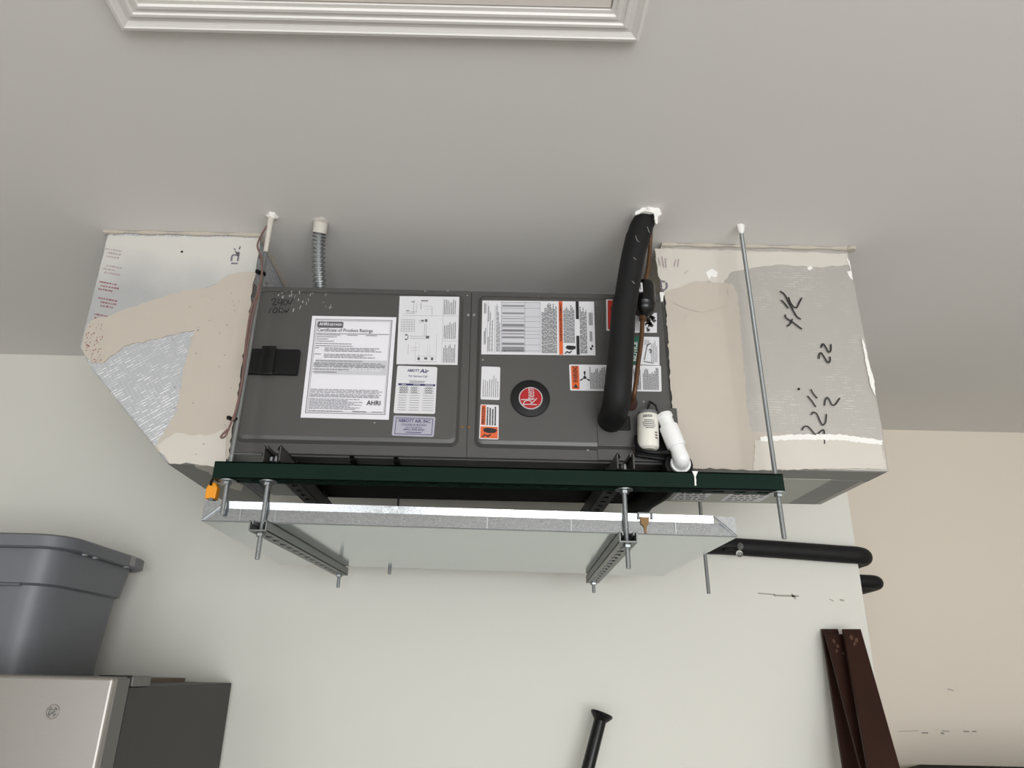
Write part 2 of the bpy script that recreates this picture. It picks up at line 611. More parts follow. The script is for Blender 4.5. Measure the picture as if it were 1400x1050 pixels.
struct(MB().box(XL - .12, XR + .12, YF - .12, WF + .12, -.12, 0), 'floor', 'floor')
ceil = struct(MB().box(XL - .12, XR + .12, YF - .12, WF + .12, CE, CE + .12), 'ceiling', 'ceiling')
_P = [(XL, WB, 0), (WX, WB, 1), (WX, WF + .12, 1), (WX - .12, WF + .12, 1), (WX - .12, WB + .12, 1), (XL, WB + .12, 0)]
wall_b = struct(MB().add([(x + k * d, y, z) for z, d in ((0, -.062), (CE, .017)) for x, y, k in _P],
                         [tuple(range(5, -1, -1)), tuple(range(6, 12))] + [(i, (i + 1) % 6, 6 + (i + 1) % 6, 6 + i) for i in range(6)]), 'wall_back', 'wall')
wall_f = struct(MB().box(WX - .07, XR, WF, WF + .12, 0, CE), 'wall_far', 'wall_warm')
struct(MB().box(XL - .12, XL, YF, WB + .12, 0, CE), 'wall_left', 'wall')
struct(MB().box(XR, XR + .12, YF, WF + .12, 0, CE), 'wall_right', 'wall')
OX0, OX1, OZ = -.35, 3.25, 2.25
struct(MB().box(XL - .12, -2.92, YF - .12, YF, 0, CE).box(-1.28, OX0, YF - .12, YF, 0, CE).box(-2.92, -1.28, YF - .12, YF, OZ, CE).box(OX1, XR + .12, YF - .12, YF, 0, CE).box(OX0, OX1, YF - .12, YF, OZ, CE), 'wall_front', 'wall')

# scuffs on the painted walls
b = MB()
for x0, y0, x1, y1, w in [(1036, 811, 1060, 813, .004), (1058, 814, 1092, 815, .006), (1082, 813, 1088, 818, .012), (1134, 819, 1140, 822, .004), (1148, 820, 1154, 821, .006)]:
    p, q = at(x0, y0, WB - .0006), at(x1, y1, WB - .0006)
    b.add([p + Vector((0, 0, -w / 2)), q + Vector((0, 0, -w / 2)), q + Vector((0, 0, w / 2)), p + Vector((0, 0, w / 2))], [(0, 1, 2, 3)])
b.build('scuff_mark', 'scuff', wall_b)
b = MB()
for x0, y0, x1, y1, w in [(1228, 1000, 1256, 999, .002), (1260, 1002, 1269, 1002, .006), (1286, 1002, 1291, 1003, .008), (1288, 999, 1298, 1000, .004), (1317, 1000, 1325, 1000, .006), (1329, 1000, 1335, 1000, .006), (1295, 942, 1304, 944, .004)]:
    p, q = at(x0, y0, WF - .0006), at(x1, y1, WF - .0006)
    b.add([p + Vector((0, 0, -w / 2)), q + Vector((0, 0, -w / 2)), q + Vector((0, 0, w / 2)), p + Vector((0, 0, w / 2))], [(0, 1, 2, 3)])
b.build('scuff_mark', 'scuff', wall_f)

# attic hatch: mitred casing around a flat panel
HX0, HX1, HY0, HY1 = -.725, .284, .22, 1.004
cas = thing('trim_1', 'x', 'x', (0, 0, 0)); del cas['label']; del cas['category']; cas['kind'] = 'structure'
prof = [(0, 0), (0, .017), (.007, .0185), (.009, .0165), (.019, .0125), (.029, .0135), (.031, .0165), (.0365, .0165), (.0385, .013), (.046, .013), (.048, .0155), (.054, .0155), (.056, .011), (.064, .011), (.064, 0)]


def casing(p0, p1, inward):
    p0 = Vector(p0); p1 = Vector(p1); d = (p1 - p0).normalized(); n = Vector(inward)
    vs = []
    for e, sg in ((p0, 1), (p1, -1)):
        for a, h in prof:
            vs.append(e + n * a + d * sg * a + Vector((0, 0, -h)))
    k = len(prof)
    MB().add(vs, [(i, i + 1, k + i + 1, k + i) for i in range(k - 1)] + [tuple(range(k)), tuple(range(2 * k - 1, k - 1, -1))]).build('casing_board', 'trim', cas)


casing((HX0, HY1, CE), (HX1, HY1, CE), (0, -1, 0))
casing((HX1, HY1, CE), (HX1, HY0, CE), (-1, 0, 0))
casing((HX1, HY0, CE), (HX0, HY0, CE), (0, 1, 0))
casing((HX0, HY0, CE), (HX0, HY1, CE), (1, 0, 0))
MB().box(HX0 + .066, HX1 - .066, HY0 + .066, HY1 - .066, CE - .008, CE).build('hatch_panel', 'hatch', cas, bevel=.002)

# ================================================================== AIR HANDLER
UX0, UX1, UY0, UY1, UZ0, UZ1 = -.667, .498, 1.72, 2.18, 2.205, 2.690
unit = thing('air_handler', 'dark grey metal air handler covered in labels, hung between two pale ducts', 'air handler', (UX0, UY0, UZ0))
MB().box(UX0, UX1, UY0 + .004, UY1, UZ0, UZ1).build('cabinet', 'unit', unit, bevel=.003)


def rr(x0, x1, z0, z1, r, n=5):
    P = []
    for cx, cz, a0 in ((x1 - r, z1 - r, 0), (x0 + r, z1 - r, 90), (x0 + r, z0 + r, 180), (x1 - r, z0 + r, 270)):
        for i in range(n + 1):
            a = math.radians(a0 + 90 * i / n); P.append((cx + r * math.cos(a), cz + r * math.sin(a)))
    return P


def door(x0, x1, fx0, fx1, zt):                 # flange sheet with a pressed, raised field
    m = MB().box(x0, x1, UY0 - .001, UY0 + .004, UZ0, UZ1)
    A = rr(fx0, fx1, UZ0 + .026, zt, .02); B = rr(fx0 + .008, fx1 - .008, UZ0 + .034, zt - .008, .015)
    C = rr(fx0 + .014, fx1 - .014, UZ0 + .0435, zt - .014, .012)
    n = len(A); y = UY0 - .001
    vs = [(p[0], y, p[1]) for p in A] + [(p[0], y - .0088, p[1]) for p in B] + [(p[0], y - .0106, p[1]) for p in C]
    m.add(vs, [(j + i, j + (i + 1) % n, j + n + (i + 1) % n, j + n + i) for j in (0, n) for i in range(n)] + [tuple(range(2 * n, 3 * n))])
    return m


FY = UY0 - .0118                                  # face of the raised fields
door(UX0 + .002, -.0465, UX0 + .028, -.066, UZ1 - .014).build('door_panel', 'unit', unit)
door(-.0435, UX1 - .002, -.026, UX1 - .006, UZ1 - .014).build('door_panel', 'unit', unit)
# lower right access plate for the pipe connections
p = at(815, 556, FY)
MB().box(p.x, UX1 + .002, FY - .003, FY + .004, UZ0 + .034, p.z).build('access_plate', 'unit', unit, bevel=.0015)
MB().box(p.x, UX1 + .002, UY0 - .004, UY0 + .002, UZ0, UZ0 + .034).build('access_plate', 'unit', unit, bevel=.0015)
# underside
m = MB().box(UX0 + .10, UX1 - .004, UY0 + .012, UY0 + .25, UZ0 - .004, UZ0 + .001)
m.build('underside_plate', 'dark_steel', unit)
MB().box(UX0 + .002, UX0 + .098, UY0 + .006, UY1, UZ0 - .003, UZ0).build('end_collar', 'strut_grey', unit)
MB().box(UX0 + .10, UX1 - .004, UY0 + .25, UY0 + .275, UZ0 - .010, UZ0).build('underside_flange', 'strut_grey', unit)
MB().box(UX0 + .10, UX1 - .004, UY0 + .28, UY1, UZ0 - .005, UZ0 + .001).build('underside_recess', 'black_steel', unit)
for x in (-.345, -.232):
    MB().box(x, x + .012, UY0 + .012, UY0 + .275, UZ0 - .012, UZ0).build('underside_rib', 'black_steel', unit)
# two rubber pads carry it on the cross channels
for x in (-.503, .336):
    for y in (1.76, 2.10):
        MB().box(x - .02, x + .02, y, y + .05, 2.1885, UZ0 - .0005).build('rubber_pad', 'black_plastic', unit)
# screws
m = None
for px, py in [(804, 616), (879, 549), (640, 430), (648, 430), (893, 470)]:
    q = at(px, py, UY0 - .003)
    MB().lathe([(.0045, 0), (.0045, .004), (.002, .006)], q + Vector((0, .004, 0)), (0, -1, 0), 8).build('screw', 'zinc', unit, smooth=True)
for px, py in [(632, 584), (641, 584)]:
    q = at(px, py, UY0 - .002)
    MB().lathe([(.004, 0), (.004, .003), (.002, .0045)], q + Vector((0, .003, 0)), (0, -1, 0), 8).build('screw', 'stain', unit, smooth=True, label='rusty screw')
# black latch / breaker cover at the left
q0 = at(340, 479, FY); q1 = at(407, 514, FY)
lt = MB().box(q0.x, q1.x, FY - .014, FY + .002, q1.z, q0.z).build('breaker_cover', 'black_plastic', unit, bevel=.002)
q2 = at(361, 478, FY); q3 = at(375, 515, FY)
MB().box(q2.x, q3.x, FY - .020, FY - .013, q3.z, q2.z + .003).build('cover_latch', 'black_gloss', lt, bevel=.002)

# ---- paper certificate
S = Sheet([(427, 432), (542, 434), (531.5, 574), (411, 571)], FY, 'paper', unit, 'certificate')
S.rects([(.095, .44, .93, .585)], 'light_ink')
S.texts([('AHRI CERTIFIED', (.14, .475, .88, .55))], 'sticker', bold=.01)
S.rects(frame(.045, .032, .957, .957, .009, .007) + frame(.065, .048, .94, .94, .004, .003), 'grey_ink')
S.polys([[(.085, .058), (.37, .058), (.38, .068), (.38, .112), (.37, .122), (.085, .122), (.075, .112), (.075, .068)]], 'mid_ink')
S.texts([('AHRI', (.095, .068, .2, .1)), ('CERTIFIED', (.205, .078, .365, .1))], 'paper', bold=.015)
S.texts([('Certificate of Product Ratings', (.078, .128, .735, .172))], 'mid_ink', bold=.012)
S.rects([(.075, .178, .93, .184)], 'grey_ink')
R = []
for t, a, c in [(.192, .075, .36), (.192, .44, .56), (.192, .66, .79), (.212, .08, .32), (.234, .08, .22), (.256, .08, .29), (.28, .08, .5), (.303, .08, .52), (.324, .08, .125), (.386, .08, .155), (.452, .1, .65), (.535, .08, .5), (.562, .08, .36)]:
    R += words_h((a, t, c, t + .008), .02, .007, int(t * 1000), 1, 0)
R += words_h((.19, .324, .87, .37), .015, .007, 3) + words_h((.19, .386, .8, .425), .015, .007, 4)
R += words_h((.08, .475, .92, .525), .016, .008, 5, 1, .1)
R += words_h((.08, .73, .94, .765), .014, .006, 6, 1, .1) + words_h((.08, .775, .92, .81), .012, .006, 7, 1, .1)
R += words_h((.08, .82, .70, .925), .013, .006, 8, 1, .35) + words_h((.08, .932, .47, .94), .02, .006, 9, 1, 0)
R += words_h((.58, .93, .74, .94), .02, .009, 10, 1, 0) + words_h((.8, .932, .92, .94), .02, .005, 11, 1, 0)
S.rects(R, 'grey_ink')
S.texts([('AHRI', (.735, .828, .892, .872))], 'ink', bold=.012)

# ---- wiring diagram
S = Sheet([(546.5, 405), (628, 406), (625.5, 499), (542, 498)], FY, 'sticker', unit, 'wiring_diagram')
R = []
for i in range(6): R.append((.05 + .043 * i, .35, .055 + .043 * i, .53))
for i in range(6): R.append((.05, .35 + .035 * i, .27, .354 + .035 * i))
R += [(.06, .29, .72, .293), (.735, .02, .738, .98), (.74, .66, .98, .663), (.9, .02, .903, .28), (.74, .29, .98, .293)]
R += [(.2, .595, .47, .6), (.2, .625, .5, .63), (.435, .42, .44, .6), (.465, .42, .47, .62), (.33, .36, .44, .366), (.33, .39, .42, .394)]
R += [(.24, .06, .245, .27), (.29, .1, .294, .24), (.12, .235, .3, .24), (.1, .26, .26, .264), (.36, .1, .37, .2), (.4, .15, .55, .153), (.42, .19, .55, .192), (.55, .16, .555, .28)]
R += [(.3, .68, .303, .96), (.36, .68, .362, .9), (.5, .7, .502, .95), (.54, .72, .542, .9), (.33, .96, .65, .964), (.33, .88, .62, .883), (.64, .55, .643, .96), (.18, .72, .184, .86), (.22, .76, .34, .763), (.22, .8, .34, .803)]
S.rects(R, 'grey_ink')
R = words_v((.75, .04, .97, .27), .03, .012, 21) + words_v((.76, .31, .97, .63), .03, .012, 22, .4) + words_v((.76, .68, .97, .97), .026, .012, 23, .3)
R += [(.12, .57, .16, .59), (.12, .635, .16, .655), (.165, .585, .175, .64), (.47, .59, .52, .63), (.38, .355, .42, .38), (.44, .345, .48, .385), (.12, .215, .17, .225), (.2, .08, .26, .09), (.36, .06, .48, .075), (.34, .9, .38, .94), (.45, .9, .5, .93), (.56, .9, .6, .94)]
S.rects(R, 'mid_ink')

# ---- service record sticker
S = Sheet([(543.5, 500), (598, 502), (594.8, 566), (538, 565)], FY, 'sticker', unit, 'service_sticker', r=.004)
S.texts([('ABBOTT', (.25, .065, .56, .125)), ('Air', (.56, .055, .8, .14))], 'navy', bold=.03, shear=.2)
S.texts([('For Service Call', (.3, .19, .76, .235))], 'navy', bold=.01, shear=.15)
R = words_h((.38, .25, .68, .262), .03, .014, 30, 1, 0) + words_h((.33, .315, .72, .33), .03, .015, 31, 1, 0) + words_h((.33, .345, .7, .36), .03, .014, 32, 1, .2) + words_h((.06, .035, .25, .042), .03, .008, 33, 1, 0)
S.rects(R, 'grey_ink')
S.rects([(.06, .378, .97, .42)], 'navy')
S.rects(words_h((.14, .392, .25, .406), .03, .012, 34, 1, 0) + words_h((.43, .392, .6, .406), .03, .012, 35, 1, 0) + words_h((.72, .392, .92, .406), .03, .012, 36, 1, 0), 'sticker')
R = []
for i in range(10):
    t = .475 + i * .0505
    R += [(.36, t, .6, t + .006), (.68, t, .95, t + .006)]
    for j in range(5): R.append((.09 + j * .04, t - .004 + (j % 2) * .008, .125 + j * .04, t + .004 + (j % 2) * .008))
S.rects(R, 'mid_ink')
pol = []
for i in range(3):
    t = .45 + i * .05
    for a, n in ((.1, 7), (.38, 5), (.72, 6)):
        for j in range(n):
            u = a + j * .03; dv = .028 if j % 2 else -.006
            pol.append([(u, t + dv), (u + .012, t + dv), (u + .042, t + .022 - dv), (u + .03, t + .022 - dv)])
S.polys(pol, 'mid_ink')

# ---- installer plate
S = Sheet([(538.5, 568), (595.5, 570), (593, 597.5), (535.5, 595.5)], FY, 'silver_sticker', unit, 'installer_plate', r=.004)
S.rects(frame(.06, .1, .95, .92, .014, .03), 'navy')
S.texts([('ABBOTT AIR, INC.', (.12, .17, .9, .35))], 'navy', bold=.025)
S.texts([('COOLING & HEATING', (.2, .39, .8, .49)), ('CALL FOR SERVICE', (.3, .54, .7, .61))], 'navy', bold=.006)
S.texts([('(941) 474-4741', (.26, .64, .76, .76))], 'navy', bold=.02)
S.rects(words_h((.32, .8, .7, .84), .1, .04, 41, 1, 0), 'navy')

# ---- rating label
S = Sheet([(659.5, 411), (812, 412.5), (814, 486), (658, 484.5)], FY, 'sticker', unit, 'rating_label')
S.rects([(.17, .02, .515, .965)], 'light_ink')
R = [(.17 + .345 * 0, t, .515, t + .006) for t in (.03, .14, .3, .39, .5, .57, .63, .7, .82, .93)]
R += [(.38, .02, .383, .965), (.17, .02, .173, .965), (.515, .02, .518, .965), (.05, .02, .052, .97), (.115, .1, .118, .97)]
R += [(.18, t, .375, t + h) for t, h in ((.085, .03), (.225, .03), (.335, .012), (.44, .05), (.54, .04), (.61, .015), (.67, .03), (.785, .04), (.86, .07), (.93, .02))]
S.rects(R, 'grey_ink')
R = words_v((.018, .03, .04, .25), .011, .006, 51) + words_v((.02, .5, .04, .82), .011, .006, 52) + words_v((.055, .05, .065, .4), .02, .006, 53) + words_v((.055, .6, .065, .95), .02, .006, 54)
R += words_v((.13, .04, .165, .95), .012, .006, 55, .5) + words_v((.07, .2, .11, .95), .02, .006, 57, .6)
R += words_v((.53, .03, .675, .97), .0125, .008, 56, .2)
R += words_v((.725, .05, .825, .78), .0125, .008, 58, .3) + words_v((.87, .06, .93, .97), .0125, .008, 59, .2) + words_v((.95, .2, .985, .45), .0125, .008, 60, .2) + words_v((.955, .54, .98, .75), .0125, .008, 61, .2)
R += [(.2, .905 + .02, .212, .95)]
S.rects(R, 'mid_ink')
S.rects([(.683, .005, .716, .995)], 'orange')
S.text('WARNING/AVERTISSEMENT', (.688, .03, .711, .76), 'ink', 1, bold=.03)
S.rects([(.835, .005, .862, .34), (.835, .65, .862, .995)], 'ink')
S.polys([[(.74, .86), (.755, .83), (.80, .835), (.825, .84), (.828, .885), (.80, .91), (.765, .905), (.745, .885)], [(.73, .975), (.75, .93), (.77, .95), (.79, .925), (.795, .94), (.772, .975), (.752, .955), (.735, .985)],
         [(.965, .84), (.975, .81), (.985, .84), (.98, .86), (.97, .86)], [(.95, .87), (.965, .86), (.975, .9), (.96, .915)]], 'ink')

# ---- small text sticker, orange precaution sticker
S = Sheet([(658.5, 501), (684, 502), (683, 547), (657, 546)], FY, 'sticker', unit, 'small_label', r=.003)
S.rects(words_v((.1, .25, .95, .92), .11, .045, 71, .7), 'grey_ink')
S = Sheet([(657, 553), (682, 554), (681.5, 601), (655, 600)], FY, 'sticker', unit, 'precaution_label', r=.003)
S.rects([(.06, .02, .3, .60), (.05, .645, .96, .975)], 'orange')
S.text('PRECAUCION', (.09, .07, .25, .57), 'ink', 1, bold=.04)
S.rects(words_v((.36, .05, .92, .6), .14, .075, 73, .15), 'ink')
S.polys([[(.18, .72), (.32, .68), (.6, .68), (.88, .71), (.92, .76), (.8, .82), (.5, .83), (.25, .8)], [(.14, .94), (.28, .86), (.45, .9), (.58, .85), (.62, .88), (.46, .95), (.3, .9), (.17, .97)]], 'ink')

# ---- round maker's badge
c = at(724.8, 545, FY); rad = .0515
bd = MB().lathe([(rad, 0), (rad, .004), (rad - .003, .006)], c, (0, -1, 0), 40).build('badge', 'badge_black', unit, smooth=True)
cr = at(725.5, 545, FY - .006)
MB().lathe([(.0315, 0), (.0315, .003), (.0305, .004)], cr, (0, -1, 0), 36).build('badge_rim', 'badge_silver', bd, smooth=True)
MB().lathe([(.0285, 0), (.0285, .0048)], cr, (0, -1, 0), 36).build('badge_face', 'badge_red', bd, smooth=True)


m = MB(); vs, fs = text_polys('neem', 3, .0)
pa, pb = at(722, 546, cr.y), at(730.3, 531.5, cr.y)
m.add([(pa.x + (pb.x - pa.x) * (1 - y), cr.y - .0052, pa.z + (pb.z - pa.z) * x) for x, y in vs], fs)
m.build('lettering', 'badge_silver', bd)
strokes([[(714.5, 553), (724, 552.8), (734, 553.3)], [(715.5, 552.5), (717, 549), (720, 547.6), (724, 547.6), (726.5, 549.5), (725.5, 552.5)], [(725.5, 552.5), (729, 549.5), (734, 544.5)], [(712, 546.4), (721, 546.1), (730.3, 545.8)]], cr.y - .0053, .0024, 'badge_silver', bd, 'lettering')

# ---- labels to the right, behind the pipes
S = Sheet([(828.5, 409.5), (850, 410), (850, 453), (829, 452)], FY, 'sticker', unit, 'red_label')
S.rects([(.1, .03, .97, .96)], 'red')
S.rects(words_v((.3, .1, .5, .9), .15, .1, 81, .3), 'ink')
S = Sheet([(864, 428), (898, 428), (898, 455), (864, 455)], FY, 'sticker', unit, 'sooty_label')
S.rects(words_v((.04, .1, .3, .9), .07, .03, 82, .3), 'grey_ink')
rr_ = random.Random(5); pol = []
for i in range(38):
    cx, cy = .7 + rr_.gauss(0, .13), .5 + rr_.gauss(0, .22); r0 = rr_.uniform(.02, .09)
    if not (.34 < cx < .95 and .06 < cy < .94): continue
    pol.append([(cx + r0 * rr_.uniform(.6, 1.2) * math.cos(k * PI / 4), cy + r0 * 1.2 * rr_.uniform(.6, 1.2) * math.sin(k * PI / 4)) for k in range(8)])
S.polys(pol, 'soot', 'soot_stain')
S = Sheet([(862, 460), (901, 461), (901.5, 499.5), (862, 498)], FY, 'sticker', unit, 'notice_label')
S.rects([(.02, .0, .3, 1.0)], 'greenp')
S.text('NOTICE', (.07, .2, .24, .88), 'sticker', 1, bold=.03)
S.rects(words_v((.72, .1, .95, .9), .06, .025, 84, .3) + words_v((.5, .1, .68, .3), .06, .02, 85, .3), 'grey_ink')
S.polys([[(.46, .85), (.49, .85), (.60, .3), (.57, .3)], [(.46, .88), (.8, .92), (.8, .95), (.46, .91)], [(.56, .3), (.7, .22), (.72, .25), (.58, .34)], [(.62, .5), (.68, .42), (.75, .5), (.7, .6), (.66, .58), (.7, .5)]], 'mid_ink')
S = Sheet([(778, 498.5), (903.5, 500), (904.5, 535.5), (779.5, 534)], FY, 'sticker', unit, 'warning_label', r=.003)
S.rects([(.02, .05, .06 + .045, .95)], 'orange')
S.text('WARNING', (.035, .06, .09, .7), 'ink', 1, bold=.03)
S.polys([[(.035, .9), (.0625, .74), (.09, .9)]], 'ink')
pol = []
for a in (90, 210, 330):
    A = math.radians(a); cx, cy = .165, .5
    dx, dy = math.cos(A), math.sin(A)
    pol.append([(cx + .006 * dx, cy - .02 * dy), (cx + .05 * dx - .012 * dy, cy - .2 * dy - .03 * dx), (cx + .062 * dx, cy - .27 * dy), (cx + .05 * dx + .012 * dy, cy - .2 * dy + .03 * dx)])
pol.append([(.165 + .018 * math.cos(k * PI / 4), .5 + .06 * math.sin(k * PI / 4)) for k in range(8)])
S.polys(pol, 'ink')
S.rects(words_v((.22, .06, .42, .94), .016, .009, 91, .3) + words_v((.70, .08, .78, .94), .016, .009, 92, .2) + words_v((.80, .08, .97, .94), .016, .009, 93, .3), 'mid_ink')

# ---- marker writing and paint drips on the cabinet
strokes([[(371, 411), (374, 408), (377, 410), (373, 417), (379, 416)], [(382, 409), (380, 414), (386, 414)], [(386, 408), (384, 418)], [(389, 410), (387, 414), (390, 417), (393, 413), (390, 409)], [(394, 410), (396, 416), (401, 408)],
         [(371, 421), (367, 428)], [(376, 421), (373, 425), (375, 428), (379, 425), (378, 421), (375, 421)], [(383, 420), (381, 428)], [(387, 421), (382, 424), (386, 428)], [(388, 424), (389, 427), (391, 424), (392, 427), (395, 422)]], FY - .0004, .0028, 'ink', unit)
rs = random.Random(11); m = MB()
for i in range(26):
    px, py = rs.uniform(380, 455), rs.uniform(398, 424)
    q = at(px, py, FY - .0003); w, h = rs.uniform(.0005, .0014), rs.uniform(.001, .006)
    sk = rs.uniform(-.003, .003)
    m.add([q + Vector((-w, 0, -h)), q + Vector((w, 0, -h)), q + Vector((w + sk, 0, h)), q + Vector((-w + sk, 0, h))], [(0, 1, 2, 3)])
for px, py in [(581, 398), (639, 404), (612, 398), (880, 549), (512, 578), (660, 492)]:
    q = at(px, py, FY - .0003)
    m.add([q + Vector((-.002, 0, -.001)), q + Vector((.002, 0, -.0015)), q + Vector((.0025, 0, .001)), q + Vector((-.001, 0, .002))], [(0, 1, 2, 3)])
m.build('paint_speck', 'white_chip', unit, kind='stuff')
smear([(902, 400), (912, 401), (907, 405), (906, 413), (903, 413), (902, 405)], UY0 - .001, .004, 'mastic_white', unit, 61, .001, .004, name='putty_drip')

# ================================================================== DUCTS
LD = [(-1.107, CE), (-1.100, 2.489), (-1.055, 2.428), (-.802, 2.172), (-.6675, 2.172), (-.6675, CE)]
LY0, LY1 = 1.716, 2.17
duct_l = thing('left_duct', 'pale duct with a chamfered lower corner on the left of the air handler', 'duct', (-.88, 1.9, 2.172))
duct_l.name = 'duct_elbow'
MB().prism(LD, LY0, LY1).build('duct_body', 'foil', duct_l, bevel=.006)
# white painted upper field
smear([(148, 322), (356, 325), (350, 372), (338, 376), (300, 387), (240, 409), (190, 424), (118, 442), (133, 385)], LY0, .0012, 'duct_white', duct_l, 1, .002, .02, name='paint_coat')
# broad band of mastic and the seam along the air handler
smear([(124, 440), (160, 428), (200, 414), (235, 402), (290, 392), (312, 376), (340, 372), (350, 374), (345, 400), (335, 470), (312, 628), (232, 632), (213, 612), (243, 560), (252, 500), (266, 452), (222, 462), (170, 474), (140, 498), (126, 497), (113, 478), (118, 450)],
      LY0, .003, 'mastic', duct_l, 2, .0032, .012)
smear([(214, 609), (240, 592), (280, 596), (309, 588), (309, 632), (298, 638), (262, 634), (232, 634)], LY0 - .0025, .002, 'mastic_pale', duct_l, 3, .003, .012)
# caulk bead along the ceiling
m = MB(); P = [at(x, y, LY0 - .004) for x, y in [(140, 322), (175, 320), (215, 322), (260, 321), (310, 324), (357, 327)]]
m.tube(smoothpath([Vector((p.x, p.y, CE - .004)) for p in P], 8), [.005 + .0022 * math.sin(i * .55) + .0012 * math.sin(i * 2.3) for i in range(41)], 8)
m.build('caulk_bead', 'caulk', duct_l, smooth=True)
MB().tube([(-.6665, LY0 - .002, CE - .004), (-.664, 2.0, CE - .004), (-.664, LY1, CE - .004)], .008, 8).build('caulk_bead', 'caulk', duct_l, smooth=True)
# facing print: rows of small red letters, smeared purple stamp
m = MB(); rs = random.Random(3)
rows = [(146, 341), (141, 363), (136, 386), (134, 408), (128, 430)]
m2 = m; m = MB()
for ri, (rx, ry) in enumerate(rows):
    if ri == 2: m2, m = m, m2
    for k in range(3):
        x = rx + rs.uniform(-4, 4); y = ry + k * 5.0
        for i in range(rs.randint(5, 8)):
            w = rs.uniform(1.5, 3.4); yy = y + (x - rx) * .18
            if x + w > rx + 32: break
            A = at(x, yy, LY0 - .0018); B = at(x + w, yy + w * .18, LY0 - .0018); hgt = Vector((0, 0, .0042 * rs.uniform(.7, 1.2))); sl = Vector((.0015, 0, 0))
            m.add([A, B, B + hgt + sl, A + hgt + sl], [(0, 1, 2, 3)]); x += w + rs.uniform(.7, 1.6)
for i in range(70):                               # print down the seam
    x, y = rs.uniform(114, 140), rs.uniform(443, 496)
    if x < 124 and y > 484: continue
    A = at(x, y, LY0 - .0035); w = rs.uniform(.001, .003); h = rs.uniform(.002, .006)
    m.add([A, A + Vector((w, 0, .001)), A + Vector((w + .001, 0, h)), A + Vector((.001, 0, h))], [(0, 1, 2, 3)])
m.build('red_lettering', 'redprint', duct_l, kind='stuff')
m2.build('red_lettering', 'pinkprint', duct_l, kind='stuff')
strokes([[(316.3, 357), (317, 351), (319.5, 348.5), (326, 349)], [(327, 345), (326, 350), (325, 357)], [(316, 360), (325, 360.3)]], LY0 - .0018, .0052, 'stamp', duct_l, 'stamp_lettering')
strokes([[(326.5, 344), (323, 347)], [(319.5, 340), (322, 341.3)], [(321.5, 343), (325, 348)], [(327, 341), (328.5, 336.5)]], LY0 - .0018, .004, 'stamp', duct_l, 'stamp_lettering')
MB().lathe([(.0035, 0), (.0035, .002)], at(249, 344.5, LY0), (0, -1, 0), 8).build('screw', 'black_steel', duct_l)
m = MB(); rs = random.Random(9)                    # specks in the mastic
for i in range(40):
    x, y = rs.uniform(225, 330), rs.uniform(400, 625)
    if x > 345 - (y - 400) * .14: continue
    A = at(x, y, LY0 - .0052); w = rs.uniform(.0008, .003)
    m.add([A, A + Vector((w, 0, 0)), A + Vector((w, 0, w)), A + Vector((0, 0, w * 1.4))], [(0, 1, 2, 3)])
m.build('speck', 'stamp', duct_l, kind='stuff')
# underside: grey tape edges with a scraped pale patch
MB().prism_z([(-.80, LY0 + .002), (-.668, LY0 + .002), (-.668, LY1 - .01), (-.80, LY1 - .01)], 2.170, 2.172).build('tape_strip', 'mastic_grey', duct_l)
pp = rough_outline([(-.735, LY0 + .01), (-.685, LY0 + .01), (-.675, 1.93), (-.70, 1.99), (-.735, 1.93), (-.72, 1.83)], .006, .02, 8)
MB().prism_z([(p.x, p.y) for p in pp], 2.1688, 2.170).build('mastic_coat', 'mastic_pale', duct_l)
m = MB()
for k in range(14):
    z = 2.80 - k * .012; y = 1.74 + (k % 4) * .03
    m.add([(-.6665, y, z), (-.6665, y + .014, z + .004), (-.6665, y + .014, z + .009), (-.6665, y, z + .005)], [(0, 1, 2, 3)])
m.build('red_lettering', 'redprint', duct_l, kind='stuff')

# right duct
RX0, RX1, RY0, RY1, RZ0 = .4995, 1.037, 1.716, 2.10, 2.192
duct_r = thing('duct_box', 'pale rectangular duct with black handwriting on the right of the air handler', 'duct', (.77, 1.9, RZ0))
MB().prism([(RX0, CE), (RX0, RZ0), (RX1 - .006, RZ0), (RX1, 2.31), (RX1 + .007, CE)], RY0, RY1).build('duct_body', 'foil_dull', duct_r, bevel=.005)
smear([(895, 340), (1158, 347), (1160, 362), (1120, 366), (1060, 362), (1000, 372), (985, 392), (968, 384), (950, 392), (908, 400), (899, 372)], RY0, .0012, 'mastic_pale', duct_r, 11, .002, .012, name='paint_coat')
smear([(909, 400), (950, 385), (1000, 388), (1008, 402), (1014, 470), (1021, 560), (1027, 590), (1100, 596), (1160, 598), (1206, 606), (1211, 640), (1140, 641), (1040, 643), (945, 640), (922, 604), (916, 520)], RY0, .003, 'mastic', duct_r, 12, .0024, .009)
smear([(1032, 602), (1100, 600), (1160, 601), (1204, 608), (1211, 641), (1140, 641), (1030, 643)], RY0 - .0026, .0018, 'mastic_pale', duct_r, 13, .002, .009)
smear([(965, 372), (974, 368), (981, 373), (979, 380), (972, 378), (970, 383), (966, 377)], RY0 - .001, .002, 'mastic_white', duct_r, 14, .001, .004)
smear([(1103, 367), (1108, 364), (1111, 368), (1105, 370)], RY0, .002, 'mastic_white', duct_r, 15, .001, .004)
smear([(1156, 352), (1161, 358), (1164, 374), (1165, 384), (1160, 378), (1157, 372), (1163, 371)], RY0, .003, 'mastic_white', duct_r, 16, .0008, .004)
smear([(1177, 462), (1181, 470), (1188, 500), (1194, 520), (1196, 542), (1190, 530), (1183, 498)], RY0 - .0005, .004, 'mastic_white', duct_r, 17, .001, .006)
smear([(1040, 597), (1090, 594), (1150, 594), (1207, 602), (1206, 608), (1150, 602), (1090, 601), (1040, 603)], RY0 - .004, .001, 'mastic_white', duct_r, 18, .0018, .005)
m = MB()
